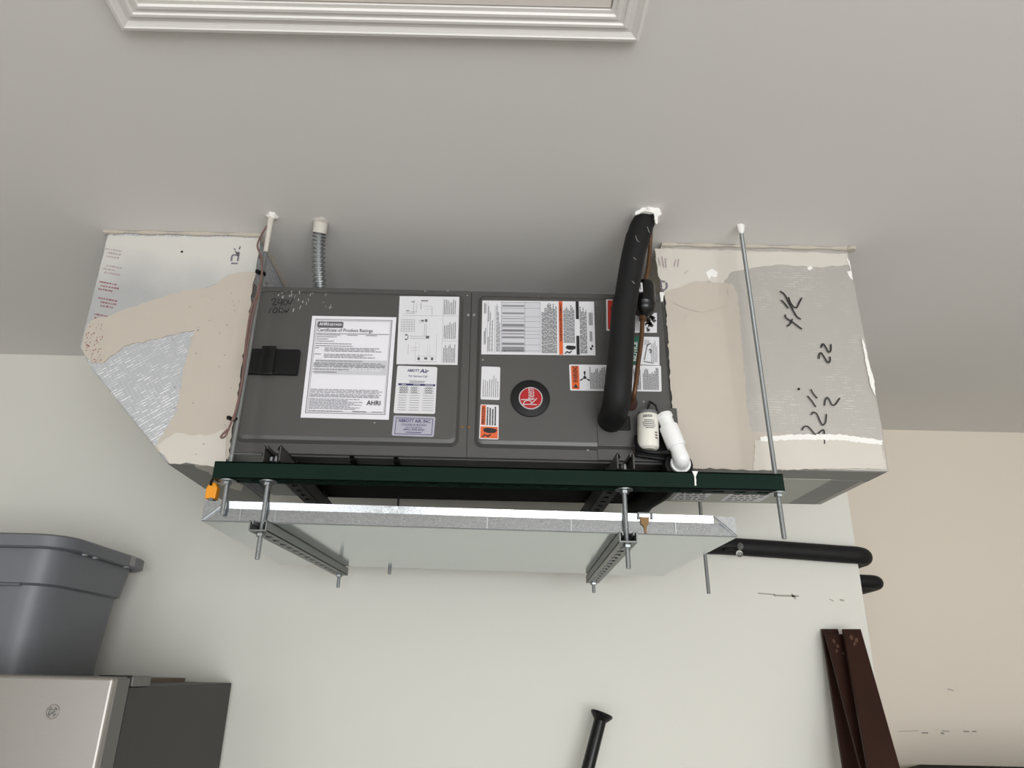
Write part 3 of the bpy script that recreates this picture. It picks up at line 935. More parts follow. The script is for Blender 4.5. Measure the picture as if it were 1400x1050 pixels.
P = smoothpath([Vector((x, RY0 - .003, CE - .004)) for x in (.50, .58, .7, .82, .95, 1.05)], 8)
m.tube(P, [.005 + .0022 * math.sin(i * .7) + .001 * math.sin(i * 2.3) for i in range(len(P))], 8)
m.build('caulk_bead', 'caulk', duct_r, smooth=True)
MB().lathe([(.012, 0), (.016, .006), (.009, .014)], (1.048, RY0 - .004, CE - .012), (0, 0, 1), 9).build('caulk_lump', 'caulk', duct_r, smooth=True)
MB().box(RX0 - .0006, RX0 + .002, RY0 - .001, RY1 - .004, UZ1 + .002, CE).build('mastic_coat', 'mastic', duct_r)
# marker writing, read from the side
HW = RY0 - .0045
strokes([[(1066.5, 398), (1073, 403), (1081, 418), (1089, 432), (1095, 436.5)], [(1068, 410), (1073, 415), (1078, 421.5)], [(1078, 406), (1081, 414), (1086, 420), (1090, 419.5), (1093, 413), (1096.5, 407)], [(1073.5, 430), (1075, 434.5), (1084, 440.5), (1096.5, 450)], [(1076, 446), (1080, 443), (1083.5, 436)]], HW, .0044, 'marker', duct_r)
strokes([[(1120, 490.5), (1120.3, 485), (1122.5, 482.3), (1126, 486.5), (1132, 495.5), (1135, 493), (1134.7, 487.5)], [(1123, 475.5), (1124, 471.5), (1126, 470.3), (1130, 476), (1133, 481.5), (1136, 478.5), (1136, 470.5)]], HW, .0042, 'marker', duct_r)
strokes([[(1104, 541), (1110, 548), (1115.5, 556.5)], [(1108.7, 532), (1112, 538), (1117.5, 544.5)], [(1127.5, 554.5), (1128.5, 547), (1131, 543.3), (1134, 546.5), (1137.5, 553), (1142, 553), (1148.5, 544)], [(1109.3, 567), (1112, 563.5), (1117, 566), (1121.5, 576), (1125, 581), (1129, 576.5), (1130, 566)], [(1096.5, 588), (1099.5, 583.5), (1104.5, 583), (1110, 588.5), (1115, 594), (1120, 591.5), (1126, 587.5), (1127.3, 595), (1127.2, 607)]], HW, .0036, 'marker', duct_r)
strokes([[(902.5, 385), (905, 384.3), (909.5, 385)], [(904, 387), (904.5, 395)], [(911, 386), (912, 391), (910.5, 395)], [(904, 397), (910, 395.5)]], HW, .0045, 'stamp', duct_r, 'stamp_lettering')
strokes([[(900, 352), (903, 363)], [(905, 350), (908, 366)], [(910, 353), (911, 366)], [(924, 355), (922, 364)], [(928, 354), (927, 365)]], HW, .0022, 'pinkprint', duct_r, 'stamp_lettering', kind='stuff')
MB().lathe([(.003, 0), (.003, .002)], at(1092, 532, RY0 - .003), (0, -1, 0), 8).build('screw', 'black_steel', duct_r)
# faint trowel marks
strokes([[(920, 413), (935, 420), (960, 426), (985, 420), (995, 419)], [(936, 374), (941, 369)], [(995, 395), (996, 403)], [(940, 430), (936, 438)]], HW, .0022, 'caulk', duct_r, 'trowel_mark', kind='stuff')
# underside tapes and paper labels
zb = RZ0
MB().prism_z([(RX0 + .002, RY0 + .003), (RX1 - .012, RY0 + .003), (RX1 - .012, RY0 + .10), (RX0 + .002, RY0 + .10)], zb - .0012, zb).build('tape_strip', 'mastic_grey', duct_r)
MB().prism_z([(RX0 + .002, RY0 + .085), (RX1 - .115, RY0 + .085), (RX1 - .115, RY1 - .012), (RX0 + .002, RY1 - .012)], zb - .0022, zb - .001).build('board_panel', 'pale_board', duct_r)
MB().prism_z([(RX1 - .115, RY0 + .09), (RX1 - .03, RY0 + .09), (RX1 - .03, RY1 - .012), (RX1 - .115, RY1 - .012)], zb - .0018, zb).build('tape_strip', 'mastic_grey', duct_r)
for x0, x1, sd in ((.56, .66, 1), (.71, .83, 2)):
    lab = MB().box(x0, x1, 1.965, 2.065, zb - .0032, zb - .0022).build('paper_label', 'sticker', duct_r)
    m = MB(); rs = random.Random(sd)
    for k in range(4):
        x = x0 + .012
        while x < x1 - .02:
            w = rs.uniform(.006, .02); y = 1.975 + k * .023
            m.add([(x, y, zb - .0034), (x + w, y, zb - .0034), (x + w, y + .012, zb - .0034), (x, y + .012, zb - .0034)], [(0, 1, 2, 3)]); x += w + .006
    m.build('print', 'mid_ink', lab)

# ================================================================== STRUT BEAMS, CROSS CHANNELS
BX0, BX1, BYc, BZ0, BH = -.635, .706, 1.6205, 2.106, .041
beam = placed(strut_mesh(BX1 - BX0, .041, BH), (BX0, BYc, BZ0))
o = solo(beam, 'support_beam', 'green', 'long dark green steel channel across the front, under the air handler', 'beam')
m = smear([(946, 644.5), (954, 644.5), (951, 652), (952, 664), (949.5, 664), (949, 652)], BYc - .0205, .002, 'mastic_white', o, 19, .0006, .004, name='putty_drip')
beam2 = placed(strut_mesh(1.30, .041, BH), (-.60, 2.355, BZ0))
solo(beam2, 'support_beam', 'green', 'rear steel channel under the back of the air handler, mostly hidden by the drain pan', 'beam')
CX = (-.503, .336)
for i, x in enumerate(CX):
    mb = placed(strut_mesh(.78, .041, .041), (x, 1.597, BZ0 + BH + .0005), PI / 2)
    cs = solo(mb, 'cross_channel', 'strut_dark', ('left' if i == 0 else 'right') + ' dark slotted cross channel resting on the green beam under the air handler', 'channel', 'cross channels under the air handler')
    q = Vector((x + (.008 if i == 0 else 0), 1.612, BZ0 + BH + .003))
    m = MB().lathe([(.0095, 0), (.0095, .002), (.005, .002), (.005, .012), (.003, .016)], q, (0, 0, 1), 10)
    m.build('bolt', 'zinc', cs, smooth=True)

# ================================================================== DRAIN PAN
PX0, PX1, PY0, PY1, PZ = -.654, .591, 1.630, 2.333, 2.0115


def zt(x):
    return PZ - .010 * (x - PX0) / (PX1 - PX0)


pan = thing('drain_pan', 'shallow galvanized sheet metal drain pan hanging under the air handler', 'pan', (-.03, 1.98, 2.0))


def panwall(P, name, m):                          # P: list of quads as (x, y, dz)
    b = MB()
    for Q in P:
        b.add([(x, y, zt(x) + dz) for x, y, dz in Q], [(0, 1, 2, 3)])
    o = b.build(name, m, pan)
    s = o.modifiers.new('sheet', 'SOLIDIFY'); s.thickness = .0014; s.offset = 0
    return o


panwall([[(PX0, PY0, 0), (PX1, PY0, 0), (PX1, PY1, 0), (PX0, PY1, 0)]], 'pan_bottom', 'galv_smooth')
panwall([[(PX0, PY0, 0), (PX1, PY0, 0), (PX1, PY0 + .003, .031), (PX0, PY0 + .003, .031)]], 'front_wall', 'galv')
panwall([[(PX0 + .052, PY0 + .003, .031), (PX1 - .05, PY0 + .003, .031), (PX1 - .05, PY0 - .0005, .048), (PX0 + .052, PY0 - .0005, .048)]], 'front_hem', 'galv')
panwall([[(PX0, PY1, 0), (PX1, PY1, 0), (PX1, PY1, .046), (PX0, PY1, .046)]], 'back_wall', 'galv')
panwall([[(PX0, PY0, 0), (PX0, PY1, 0), (PX0, PY1, .046), (PX0, PY0, .046)]], 'end_wall', 'galv')
panwall([[(PX1, PY0, 0), (PX1, PY1, 0), (PX1, PY1, .046), (PX1, PY0, .046)]], 'end_wall', 'galv')
for xa, xb in ((PX0, PX0 + .052), (PX1, PX1 - .05)):
    panwall([[(xa, PY0 - .001, 0), (xa, PY0 + .0005, .047), (xb, PY0 + .0005, .047), (xb, PY0 + .0005, .0465)]], 'corner_fold', 'galv')
    MB().tube([(xa, PY0 - .002, zt(xa) + .001), (xb, PY0 - .0015, zt(xb) + .046)], .0022, 6).build('fold_bead', 'zinc', pan, smooth=True)
MB().tube([(PX0, PY0 - .001, zt(PX0)), (PX1, PY0 - .001, zt(PX1))], .0016, 6).build('bottom_edge', 'zinc', pan, smooth=True)
for x in (-.567, -.485, .01, .206, .449):
    MB().box(x, x + .002, PY0 - .001, PY0 + .003, zt(x) + .003, zt(x) + .03).build('crease', 'zinc', pan)
# rusty overflow drip on the front wall
q = at(882, 705, PY0 - .010)
pts = rough_outline([(q.x - .011, zt(q.x) + .04), (q.x + .011, zt(q.x) + .04), (q.x + .009, zt(q.x) + .024), (q.x + .004, zt(q.x) + .018), (q.x + .003, zt(q.x) + .002), (q.x - .002, zt(q.x) + .002), (q.x - .003, zt(q.x) + .018), (q.x - .009, zt(q.x) + .024)], .0006, .006, 4)
MB().prism([(p.x, p.y) for p in pts], PY0 - .0024, PY0 - .0014).build('rust_stain', 'stain', pan)

# pan channels
for i, (x0, x1) in enumerate(((-.509, -.464), (.333, .366))):
    z0 = zt((x0 + x1) / 2) - .0012 - .024
    an = math.atan2(x1 - x0, 2.350 - BYc); ux, uy = math.sin(an), math.cos(an)
    mb = placed(strut_mesh(.788, .041, .024), (x0 - ux * .026, BYc - uy * .026, z0), PI / 2 - an)
    solo(mb, 'pan_channel', 'strut_grey', ('left' if i == 0 else 'right') + ' grey slotted channel carrying the drain pan from below', 'channel', 'channels under the drain pan')

# ================================================================== THREADED RODS
RR = .0056


def rod(label, x, y, z0, z1, group, nuts=(), washers=(), x1=None, y1=None):
    t = thing('threaded_rod', label, 'rod', (x, y, z0), group)
    x1 = x if x1 is None else x1; y1 = y if y1 is None else y1
    MB().tube([(x, y, z0), (x, y, z0 + .002), ((x + x1) / 2, (y + y1) / 2, (z0 + z1) / 2), (x1, y1, z1)], [RR * .8, RR, RR, RR], 10).build('shaft', 'thread', t, smooth=True)
    for z in nuts:
        hexprof(MB(), (x, y, z - .0085), .0105, .0085).build('nut', 'zinc', t)
    for z in washers:
        MB().lathe([(.021, 0), (.021, .0022)], (x, y, z - .0022), (0, 0, 1), 20).build('washer', 'zinc', t, smooth=True)
    return t


g1, g2 = 'long hanger rods from the ceiling to the green beam', 'short rods hanging the drain pan from the beam'
rA = rod('long left threaded rod, painted white near the ceiling, with a brown cable tied to it', -.605, BYc, 2.026, CE, g1, (BZ0 - .0025,), (BZ0,))
rB = rod('long threaded rod in front of the right duct with handwriting', .697, BYc, 1.998, CE, g1, (BZ0 - .0025,), (BZ0,))
rod('short threaded rod through the front end of the left pan channel', -.509, BYc, 1.925, 2.165, g2, (BZ0 - .0025, 1.9845), (BZ0,))
rod('short threaded rod through the front end of the right pan channel', .333, BYc, 1.923, 2.165, g2, (BZ0 - .0025, 1.9775), (BZ0,))
g3 = 'rods at the back of the drain pan'
rod('rod end below the rear end of the left pan channel', -.464, 2.350, 1.9425, 2.165, g3, (1.9845,), ())
rod('rod end below the rear end of the right pan channel', .366, 2.350, 1.9445, 2.165, g3, (1.9775,), ())
rod('rear right threaded rod seen between the right duct and the wall pipe', .708, 2.25, 1.939, CE, g3)
rod('short rod tip hanging alone below the rear edge of the drain pan', -.302, 2.362, 1.990, 2.165, g3)
MB().tube([(-.605, BYc, 2.74), (-.605, BYc, 2.80), (-.605, BYc, CE)], [RR + .0006, RR + .0016, RR + .0035], 10).build('paint_coat', 'mastic_pale', rA, smooth=True)
MB().tube([(-.605, BYc, 2.17), (-.605, BYc, 2.74)], RR + .0005, 10).build('primer_coat', 'strut_grey', rA, smooth=True)


def blob(parent, x, y, r, seed, m='mastic_white', name='putty_collar', h=.012):
    rs = random.Random(seed); seg = 14; vs = []; fs = []
    for j, (k, z) in enumerate(((1.0, 0), (.85, h * .5), (.35, h))):
        for i in range(seg):
            a = 2 * PI * i / seg; q = r * k * rs.uniform(.75, 1.25)
            vs.append((x + q * math.cos(a), y + q * math.sin(a), CE - z))
    for j in range(2):
        for i in range(seg):
            k = (i + 1) % seg; fs.append((j * seg + i, j * seg + k, (j + 1) * seg + k, (j + 1) * seg + i))
    fs.append(tuple(range(2 * seg, 3 * seg)))
    MB().add(vs, fs).build(name, m, parent, smooth=True)


blob(rA, -.603, BYc, .016, 1); blob(rB, .697, BYc, .011, 2, 'mastic_white', h=.03)

# ================================================================== LINES
# insulated suction line
sl = thing('suction_line', 'fat black foam insulated pipe running from ceiling down the front of the air handler', 'pipe', (.33, 1.6, 2.3))
SYl = 1.605
top = [Vector((.4335, 1.585, CE)), Vector((.415, 1.588, 2.83)), Vector((.398, 1.592, 2.775))]
MB().tube(smoothpath(top, 6), [.026, .0275, .0285, .0295, .03, .0305, .031, .0315, .0318, .032, .032, .032, .032], 22).build('upper_sleeve', 'black_foam', sl, smooth=True)
mid = [Vector((.402, 1.59, 2.795)), Vector((.383, 1.594, 2.72)), Vector((.360, 1.60, 2.60)), Vector((.356, 1.602, 2.575))]
MB().tube(smoothpath(mid, 6), [.0325 - .00018 * i for i in range(19)], 22).build('insulation', 'black_foam', sl, smooth=True)
low = [Vector((.362, 1.600, 2.625)), Vector((.353, 1.602, 2.57)), Vector((.341, 1.604, 2.46)), Vector((.331, 1.607, 2.375)), Vector((.327, 1.622, 2.330)), Vector((.3255, 1.660, 2.312)), Vector((.3255, 1.715, 2.310))]
LP = smoothpath(low, 6)
MB().tube(LP, [.0275 + min(.0035, i * .0012) if i < 4 else min(.0345, .0308 + .00022 * (i - 4)) for i in range(len(LP))], 24).build('insulation', 'black_foam', sl, smooth=True, label='newer foam sleeve bending into the cabinet')
blob(sl, .4335, 1.583, .040, 4, 'mastic_white', 'putty_collar', .016)
smear([(868, 292), (876, 286), (892, 280), (902, 287), (904, 294), (899, 297), (898, 308), (895, 305), (894, 293), (888, 291), (880, 290), (874, 293), (868, 295)], 1.553, .004, 'mastic_white', sl, 33, .001, .004, name='putty_drip')
strokes([[(869, 322), (871, 328), (874, 331)], [(866, 352), (870, 355)], [(864, 384), (868, 388)], [(885, 310), (888, 318)]], 1.548, .0011, 'white_chip', sl, 'paint_speck', kind='stuff')
MB().box(.345, .376, 1.700, 1.709, 2.282, 2.322).build('putty_plug', 'black_foam', sl, bevel=.004)

# liquid line with filter drier
ll = thing('liquid_line', 'thin copper pipe with a black filter canister behind the fat black pipe', 'pipe', (.38, 1.65, 2.35))
Yc = 1.655
MB().tube(smoothpath([(.447, 1.612, CE), (.448, 1.635, 2.82), (.440, 1.65, 2.74), (.427, Yc, 2.688)], 6), .0058, 10).build('copper_tube', 'copper', ll, smooth=True)
MB().lathe([(.006, -.012), (.014, -.002), (.026, .006), (.0305, .018), (.031, .03), (.0318, .031), (.0318, .034), (.031, .035), (.031, .084), (.028, .094), (.014, .100), (.006, .104)], (.4190, Yc, 2.593), (.07, 0, 1), 24).build('filter_drier', 'black_gloss', ll, smooth=True)
MB().lathe([(.010, 0), (.010, .016)], (.4155, Yc, 2.575), (.07, 0, 1), 12).build('brazed_joint', 'copper', ll, smooth=True)
MB().tube(smoothpath([(.4155, Yc, 2.588), (.408, Yc, 2.52), (.395, Yc, 2.45), (.387, Yc, 2.40), (.381, 1.66, 2.368), (.379, 1.68, 2.355), (.379, 1.712, 2.352)], 6), .0062, 10).build('copper_tube', 'copper', ll, smooth=True)
MB().lathe([(.016, 0), (.017, .014), (.011, .03), (.0075, .04)], (.3795, 1.708, 2.350), (0, -1, .5), 14).build('putty_seal', 'rust_putty', ll, smooth=True)
q = at(880, 396, Yc - .031)
lb = MB().box(.399, .413, Yc - .0335, Yc - .028, 2.645, 2.672).build('drier_label', 'sticker', ll)
MB().box(.4005, .4025, Yc - .0338, Yc - .0335, 2.649, 2.668).box(.406, .4085, Yc - .0338, Yc - .0335, 2.649, 2.668).build('print', 'mid_ink', lb)

# flexible metal conduit
fc = thing('flexible_conduit', 'ribbed grey metal conduit from ceiling into the top of the air handler', 'conduit', (-.483, 1.79, 2.69))
P = smoothpath([(-.474, 1.648, CE), (-.484, 1.69, 2.815), (-.487, 1.74, 2.755), (-.483, 1.79, 2.686)], 50)
rad = [.0165 + .0028 * (1 if (i % 8) in (2, 3, 4, 5) else -1) for i in range(len(P))]
MB().tube(P, rad, 16).build('ribbed_sheath', 'zinc', fc, smooth=True)
blob(fc, -.474, 1.645, .021, 6, 'mastic_pale', 'putty_collar', .007)
MB().tube([(-.474, 1.650, CE), (-.478, 1.663, CE - .026)], [.0205, .0195], 14).build('paint_coat', 'mastic_pale', fc, smooth=True)

# control cable tied to the left rod
cb = thing('control_cable', 'thin brown control cable zip tied to the long left rod', 'cable', (-.63, 1.61, 2.25))
K = [(365, 309), (357, 322), (352, 336), (357, 352), (358, 375), (352, 400), (343, 425), (338, 455), (335, 480), (331, 520), (324, 555), (316, 578), (308, 596), (302, 598), (305, 593), (313, 586)]
MB().tube(smoothpath([at(x, y, 1.606 if y > 330 else 1.618) for x, y in K], 6), .0026, 8).build('cable_sheath', 'cable', cb, smooth=True)
K2 = [(358, 376), (354, 400), (347, 425), (341, 455), (336, 490), (330, 530), (320, 574)]
MB().tube(smoothpath([at(x, y, 1.609) for x, y in K2], 6), .0024, 8).build('cable_sheath', 'cable', cb, smooth=True)
for px, py in ((359, 375), (321, 574)):
    q = at(px, py, BYc)
    MB().lathe([(.0105, -.003), (.0105, .003)], Vector((q.x - .001, BYc - .003, q.z)), (0, 0, 1), 12).build('zip_tie', 'black_plastic', cb, smooth=True)
    MB().box(q.x - .014, q.x - .006, BYc - .018, BYc - .008, q.z - .004, q.z + .004).build('zip_tie_head', 'black_plastic', cb)

# ================================================================== CONDENSATE: float switch, PVC, pipes
ca = thing('condensate_switch', 'small ivory canister with a strap beside the white plastic pipe', 'canister', (.413, 1.66, 2.235))
cx, cy = .4135, 1.672
MB().lathe([(.018, -.012), (.0255, -.006), (.0265, 0), (.0265, .078), (.0245, .081)], (cx - .003, cy, 2.232), (.05, 0, 1), 24).build('canister_body', 'ivory', ca, smooth=True)
MB().lathe([(.025, 0), (.025, .008), (.013, .011)], (cx + .001, cy, 2.312), (.05, 0, 1), 20).build('canister_cap', 'grey_plastic', ca, smooth=True)
m = MB()
for z, w in ((2.303, .030), (2.2995, .030), (2.290, .026), (2.285, .034), (2.280, .034), (2.275, .03), (2.270, .022)):
    n = 8
    for k in range(n):
        a0 = -PI / 2 + (-.5 + k / n) * w / .0265; a1 = a0 + .75 * w / .0265 / n
        m.add([(cx - .0015 + .0269 * math.cos(a), cy + .0269 * math.sin(a), z + d) for a, d in ((a0, 0), (a1, 0), (a1, .0028), (a0, .0028))], [(0, 1, 2, 3)])
for k in range(3):
    a0 = -PI / 2 + .45; m.add([(cx - .0015 + .0269 * math.cos(a), cy + .0269 * math.sin(a), 2.244 + k * .007 + d) for a, d in ((a0, 0), (a0 + .28, 0), (a0 + .28, .004), (a0, .004))], [(0, 1, 2, 3)])
m.build('print', 'mid_ink', ca)
for s in (-1, 1):
    MB().tube([(cx + .012 + s * .016, cy, 2.318), (cx + .014 + s * .008, cy - .002, 2.340), (cx + .016, 1.70, 2.362)], .0026, 8).build('strap', 'black_plastic', ca, smooth=True)
MB().tube(smoothpath([(cx - .028, 1.69, 2.262), (cx - .032, 1.672, 2.236), (cx - .024, 1.652, 2.213), (cx + .01, 1.645, 2.206), (cx + .045, 1.655, 2.212)], 6), .005, 10).build('cradle', 'black_plastic', ca, smooth=True)
MB().prism([(cx - .030, 2.212), (cx + .070, 2.200), (cx + .066, 2.262), (cx + .034, 2.300), (cx + .022, 2.300), (cx - .026, 2.245)], 1.698, 1.712).build('back_plate', 'black_plastic', ca, bevel=.004)

pv = thing('pvc_tee', 'white plastic drain pipe with end cap leaning by the corner of the right duct', 'pipe', (.48, 1.65, 2.18))
a = Vector((.4525, 1.660, 2.309)); b_ = Vector((.4835, 1.650, 2.196)); d = b_ - a; L = d.length
ax = d.normalized()
MB().lathe([(.0185, -.004), (.0205, 0), (.0205, .007), (.0178, .009), (.0178, .03), (.0225, .031), (.0232, .034), (.0232, .085), (.0225, .088), (.0192, .0885), (.0185, L)], a, ax, 24).build('pipe_body', 'white_pvc', pv, smooth=True)
MB().box(a.x - .026, a.x + .02, a.y - .004, a.y + .004, a.z - .008, a.z - .003).build('cap_tab', 'white_pvc', pv, bevel=.001)
E_ = smoothpath([a + ax * (L - .012), b_ + ax * .004 + Vector((0, .002, 0)), b_ + Vector((.002, .02, -.010)), b_ + Vector((.002, .045, -.012))], 6)
MB().tube(E_, .0200, 20).build('elbow', 'white_pvc', pv, smooth=True)
MB().lathe([(.0245, 0), (.0245, .01)], b_ + Vector((.002, .012, -.010)), (0, 1, 0), 24).build('elbow_collar', 'white_pvc', pv, smooth=True)

dp = thing('drain_pipe', 'black foam insulated drain pipe running along the wall and around its outside corner', 'pipe', (.9, 2.57, 2.1))
e = b_ + Vector((.002, .028, -.010))
P = smoothpath([e, e + Vector((.0, .05, -.004)), (.487, 1.85, 2.168), (.478, 2.05, 2.175), (.50, 2.32, 2.190), (.58, 2.50, 2.165), (.72, 2.575, 2.148), (.9, 2.578, 2.143), (1.1, 2.576, 2.134), (1.30, 2.577, 2.124), (1.375, 2.585, 2.122), (1.412, 2.625, 2.121), (1.417, 2.70, 2.120), (1.417, 2.85, 2.112)], 7)
MB().tube(P, [.0345 if i < 6 else .0275 if i < 22 else .031 for i in range(len(P))], 20).build('insulation', 'black_foam', dp, smooth=True)
dq = thing('drain_pipe', 'short black insulated pipe stub behind the wall corner, ending in the far wall', 'pipe', (1.6, 3.0, 2.05))
MB().tube(smoothpath([(1.40, 3.02, 2.087), (1.50, 3.02, 2.086), (1.615, 3.02, 2.085), (1.665, 3.035, 2.084), (1.682, 3.08, 2.083), (1.684, 3.20, 2.08), (1.684, WF, 2.08)], 7), .0285, 20).build('insulation', 'black_foam', dq, smooth=True)
MB().lathe([(.03, -.016), (.03, .0)], (1.42, 3.02, 2.087), (1, 0, 0), 20).build('pipe_clamp', 'black_plastic', dq, smooth=True)
# clear trap fitting on the wall pipe
cf = thing('clear_trap', 'small clear plastic trap with two round bulbs on the black wall pipe', 'trap', (.93, 2.535, 2.10))
q = at(1012, 747, 2.54); q2 = at(1011, 757, 2.54)
MB().lathe([(.002, -.013), (.008, -.010), (.0115, -.004), (.0118, .003), (.008, .010), (.002, .013)], q, (0, 0, 1), 16).build('bulb', 'clear', cf, smooth=True)
MB().lathe([(.002, -.013), (.008, -.010), (.0115, -.004), (.0118, .003), (.008, .010), (.002, .013)], q2, (0, 0, 1), 16).build('bulb', 'clear', cf, smooth=True)
MB().tube([q + Vector((.0, .012, -.01)), q + Vector((-.03, .008, -.008)), q + Vector((-.06, .004, -.012))], .006, 10).build('nipple', 'black_plastic', cf, smooth=True)

# yellow float sensor clipped to the pan corner, below the beam end
ys = thing('float_sensor', 'small yellow float sensor on the left front corner of the drain pan', 'sensor', (-.648, 1.65, 2.05))
MB().prism([(-.660, 2.066), (-.635, 2.066), (-.634, 2.094), (-.641, 2.106), (-.654, 2.106), (-.661, 2.091)], 1.638, 1.662).build('sensor_body', 'yellow', ys, bevel=.003)
MB().box(-.650, -.639, 1.636, 1.660, 2.050, 2.068).build('sensor_clip', 'grey_plastic', ys, bevel=.002)
MB().tube(smoothpath([(-.650, 1.636, 2.098), (-.646, 1.630, 2.108), (-.637, 1.625, 2.118)], 5), .0032, 8).build('sensor_cable', 'black_plastic', ys, smooth=True)
# bracket clipped over the pan lip
fb = thing('overflow_clip', 'small grey clip hooked over the drain pan lip above a rust drip', 'clip', (.378, 1.63, 2.06))
q = at(882, 697, PY0 - .008)
zz = zt(q.x) + .048
MB().box(q.x - .017, q.x + .017, PY0 - .0055, PY0 + .02, zz + .0005, zz + .0025).build('clip_top', 'grey_plastic', fb)
for s in (-1, 1):
    MB().box(q.x + s * .0155 - .002, q.x + s * .0155 + .002, PY0 - .0055, PY0 - .002, zz - .014, zz + .0005).build('clip_leg', 'grey_plastic', fb)
# sagging wire under the cabinet
cw = MB().tube(smoothpath([(-.262, 2.135, 2.2), (-.262, 2.14, 2.17), (-.258, 2.142, 2.12), (-.257, 2.142, 2.06)], 5), .003, 8)
solo(cw, 'hanging_wire', 'black_plastic', 'thin black wire hanging under the middle of the air handler, behind the drain pan lip', 'wire', smooth=True)

# ================================================================== REFRIGERATOR AND TOTE
FX0, FX1 = -1.72, -.838
fr = thing('refrigerator', 'stainless steel door refrigerator with dark grey sides at the lower left', 'refrigerator', (-1.28, 2.2, 0))
MB().box(FX0, FX1, 1.832, 2.585, .03, 1.648).build('body', 'fridge_side', fr, bevel=.003)
MB().box(FX0 + .01, FX1 - .16, 1.95, 2.585, 1.648, 1.6602).build('top_panel', 'tan', fr)
MB().box(FX0 + .02, FX1 - .02, 1.84, 2.56, 0, .03).build('base', 'black_plastic', fr)
for z0, z1, nm in ((.06, 1.10, 'door'), (1.112, 1.672, 'freezer_door')):
    dr = MB().box(FX0 + .002, FX1 + .002, 1.745, 1.822, z0, z1).build(nm, 'steel', fr, bevel=.008, bseg=3)
    MB().box(FX0 + .004, FX1 + .0035, 1.762, 1.8245, z0 + .003, z1 - .003).build('door_side', 'fridge_trim', dr, bevel=.003)
    MB().box(FX0 + .012, FX1 - .008, 1.824, 1.833, z0 + .012, z1 - .03).build('gasket', 'black_plastic', dr)
    MB().box(FX0 + .05, FX0 + .075, 1.70, 1.722, (z0 + z1) / 2 - .2, (z0 + z1) / 2 + .2).box(FX0 + .05, FX0 + .075, 1.722, 1.746, (z0 + z1) / 2 - .19, (z0 + z1) / 2 - .16).box(FX0 + .05, FX0 + .075, 1.722, 1.746, (z0 + z1) / 2 + .16, (z0 + z1) / 2 + .19).build('handle', 'steel', dr, bevel=.005)
    if nm == 'freezer_door':
        q = at(72, 973, 1.745)
        em = MB().lathe([(.0155, 0), (.0155, .002), (.0145, .003), (.0130, .003), (.0125, .0015), (.0118, .0015)], Vector((q.x, 1.746, q.z)), (0, -1, 0), 28).build('emblem', 'steel', dr, smooth=True)
        m = MB(); vs, fs = text_polys('GE', 3, .01, .25)
        m.add([(q.x - .0085 + .017 * x, 1.7435, q.z - .006 + .012 * y) for x, y in vs], fs)
        for k in range(4):
            aa = k * PI / 2 + PI / 4
            m.add([(q.x + r_ * math.cos(aa + w_), 1.7435, q.z + r_ * math.sin(aa + w_)) for r_, w_ in ((.0095, -.5), (.011, -.3), (.011, .3), (.0095, .5))], [(0, 1, 2, 3)])
        m.build('lettering', 'fridge_trim', em)
MB().box(FX1 - .055, FX1 + .001, 1.845, 1.945, 1.649, 1.673).build('hinge_cover', 'fridge_trim', fr, bevel=.003)
MB().box(FX1 - .05, FX1 - .004, 1.775, 1.846, 1.6725, 1.6745).build('hinge_plate', 'black_plastic', fr)

# tote
to = thing('storage_tote', 'grey plastic storage tote with worn rim standing on top of the refrigerator', 'tote', (-1.55, 2.27, 1.66))


def ring(x0, x1, y0, y1, r, z, n=6):
    P = rr(x0, x1, y0, y1, r, n)
    return [Vector((a_, b2, z)) for a_, b2 in P]


def loft(rings, cap0=True, cap1=True):
    n = len(rings[0]); m = MB(); vs = [v for R_ in rings for v in R_]; fs = []
    for j in range(len(rings) - 1):
        for i in range(n):
            k = (i + 1) % n; fs.append((j * n + i, j * n + k, (j + 1) * n + k, (j + 1) * n + i))
    if cap0: fs.append(tuple(range(n - 1, -1, -1)))
    if cap1: fs.append(tuple(range((len(rings) - 1) * n, len(rings) * n)))
    return m.add(vs, fs)


TX0, TX1, TY0, TY1 = -2.02, -1.163, 1.982, 2.545
T = lambda i, z, r=.07: ring(TX0 + i * 1.1, TX1 - i * 1.1, TY0 + i * 1.1, TY1 - i * 1.1, r * 1.1, 1.6605 + (z - 1.6605) * 1.092)
loft([T(.062, 1.6605, .06), T(.060, 1.70), T(.050, 1.878), T(.040, 1.884), T(.030, 1.972)], True, False).build('tub', 'tote', to, smooth=True)
loft([T(.026, 1.968), T(.004, 1.968, .085), T(0, 1.972, .085), T(0, 1.998, .085), T(.006, 2.003, .085), T(.03, 2.003, .08), T(.03, 1.968, .08)], False, False).build('rim', 'tote', to, smooth=True)
loft([T(.034, 2.000), T(.034, 1.994)]).build('lid', 'tote', to)
# grip recess outline on the front wall
m = MB()
P = smoothpath([Vector((x * 1.11, y, 1.6605 + (z - 1.6605) * 1.092)) for x, y, z in [(-1.62, TY0 + .034, 1.935), (-1.30, TY0 + .034, 1.935), (-1.268, TY0 + .036, 1.922), (-1.258, TY0 + .044, 1.885), (-1.235, TY0 + .046, 1.879), (-1.16, TY0 + .047, 1.879)]], 6)
m.tube(P, .004, 8); m.build('grip_ridge', 'tote', to, smooth=True)
MB().box(TX1 - .003, TX1 + .0012, 2.37, 2.405, 2.002, 2.032).build('rim_chip', 'tote_chip', to, label='pale worn patch on the rim')
for y, w in ((2.10, .012), (2.16, .01), (2.36, .014)):
    MB().box(TX1 - .012, TX1 - .002, y, y + w, 1.992, 1.9965).build('rim_tab', 'tote_chip', to)

# ================================================================== BOARDS, POLE, CABINET AT THE LOWER RIGHT


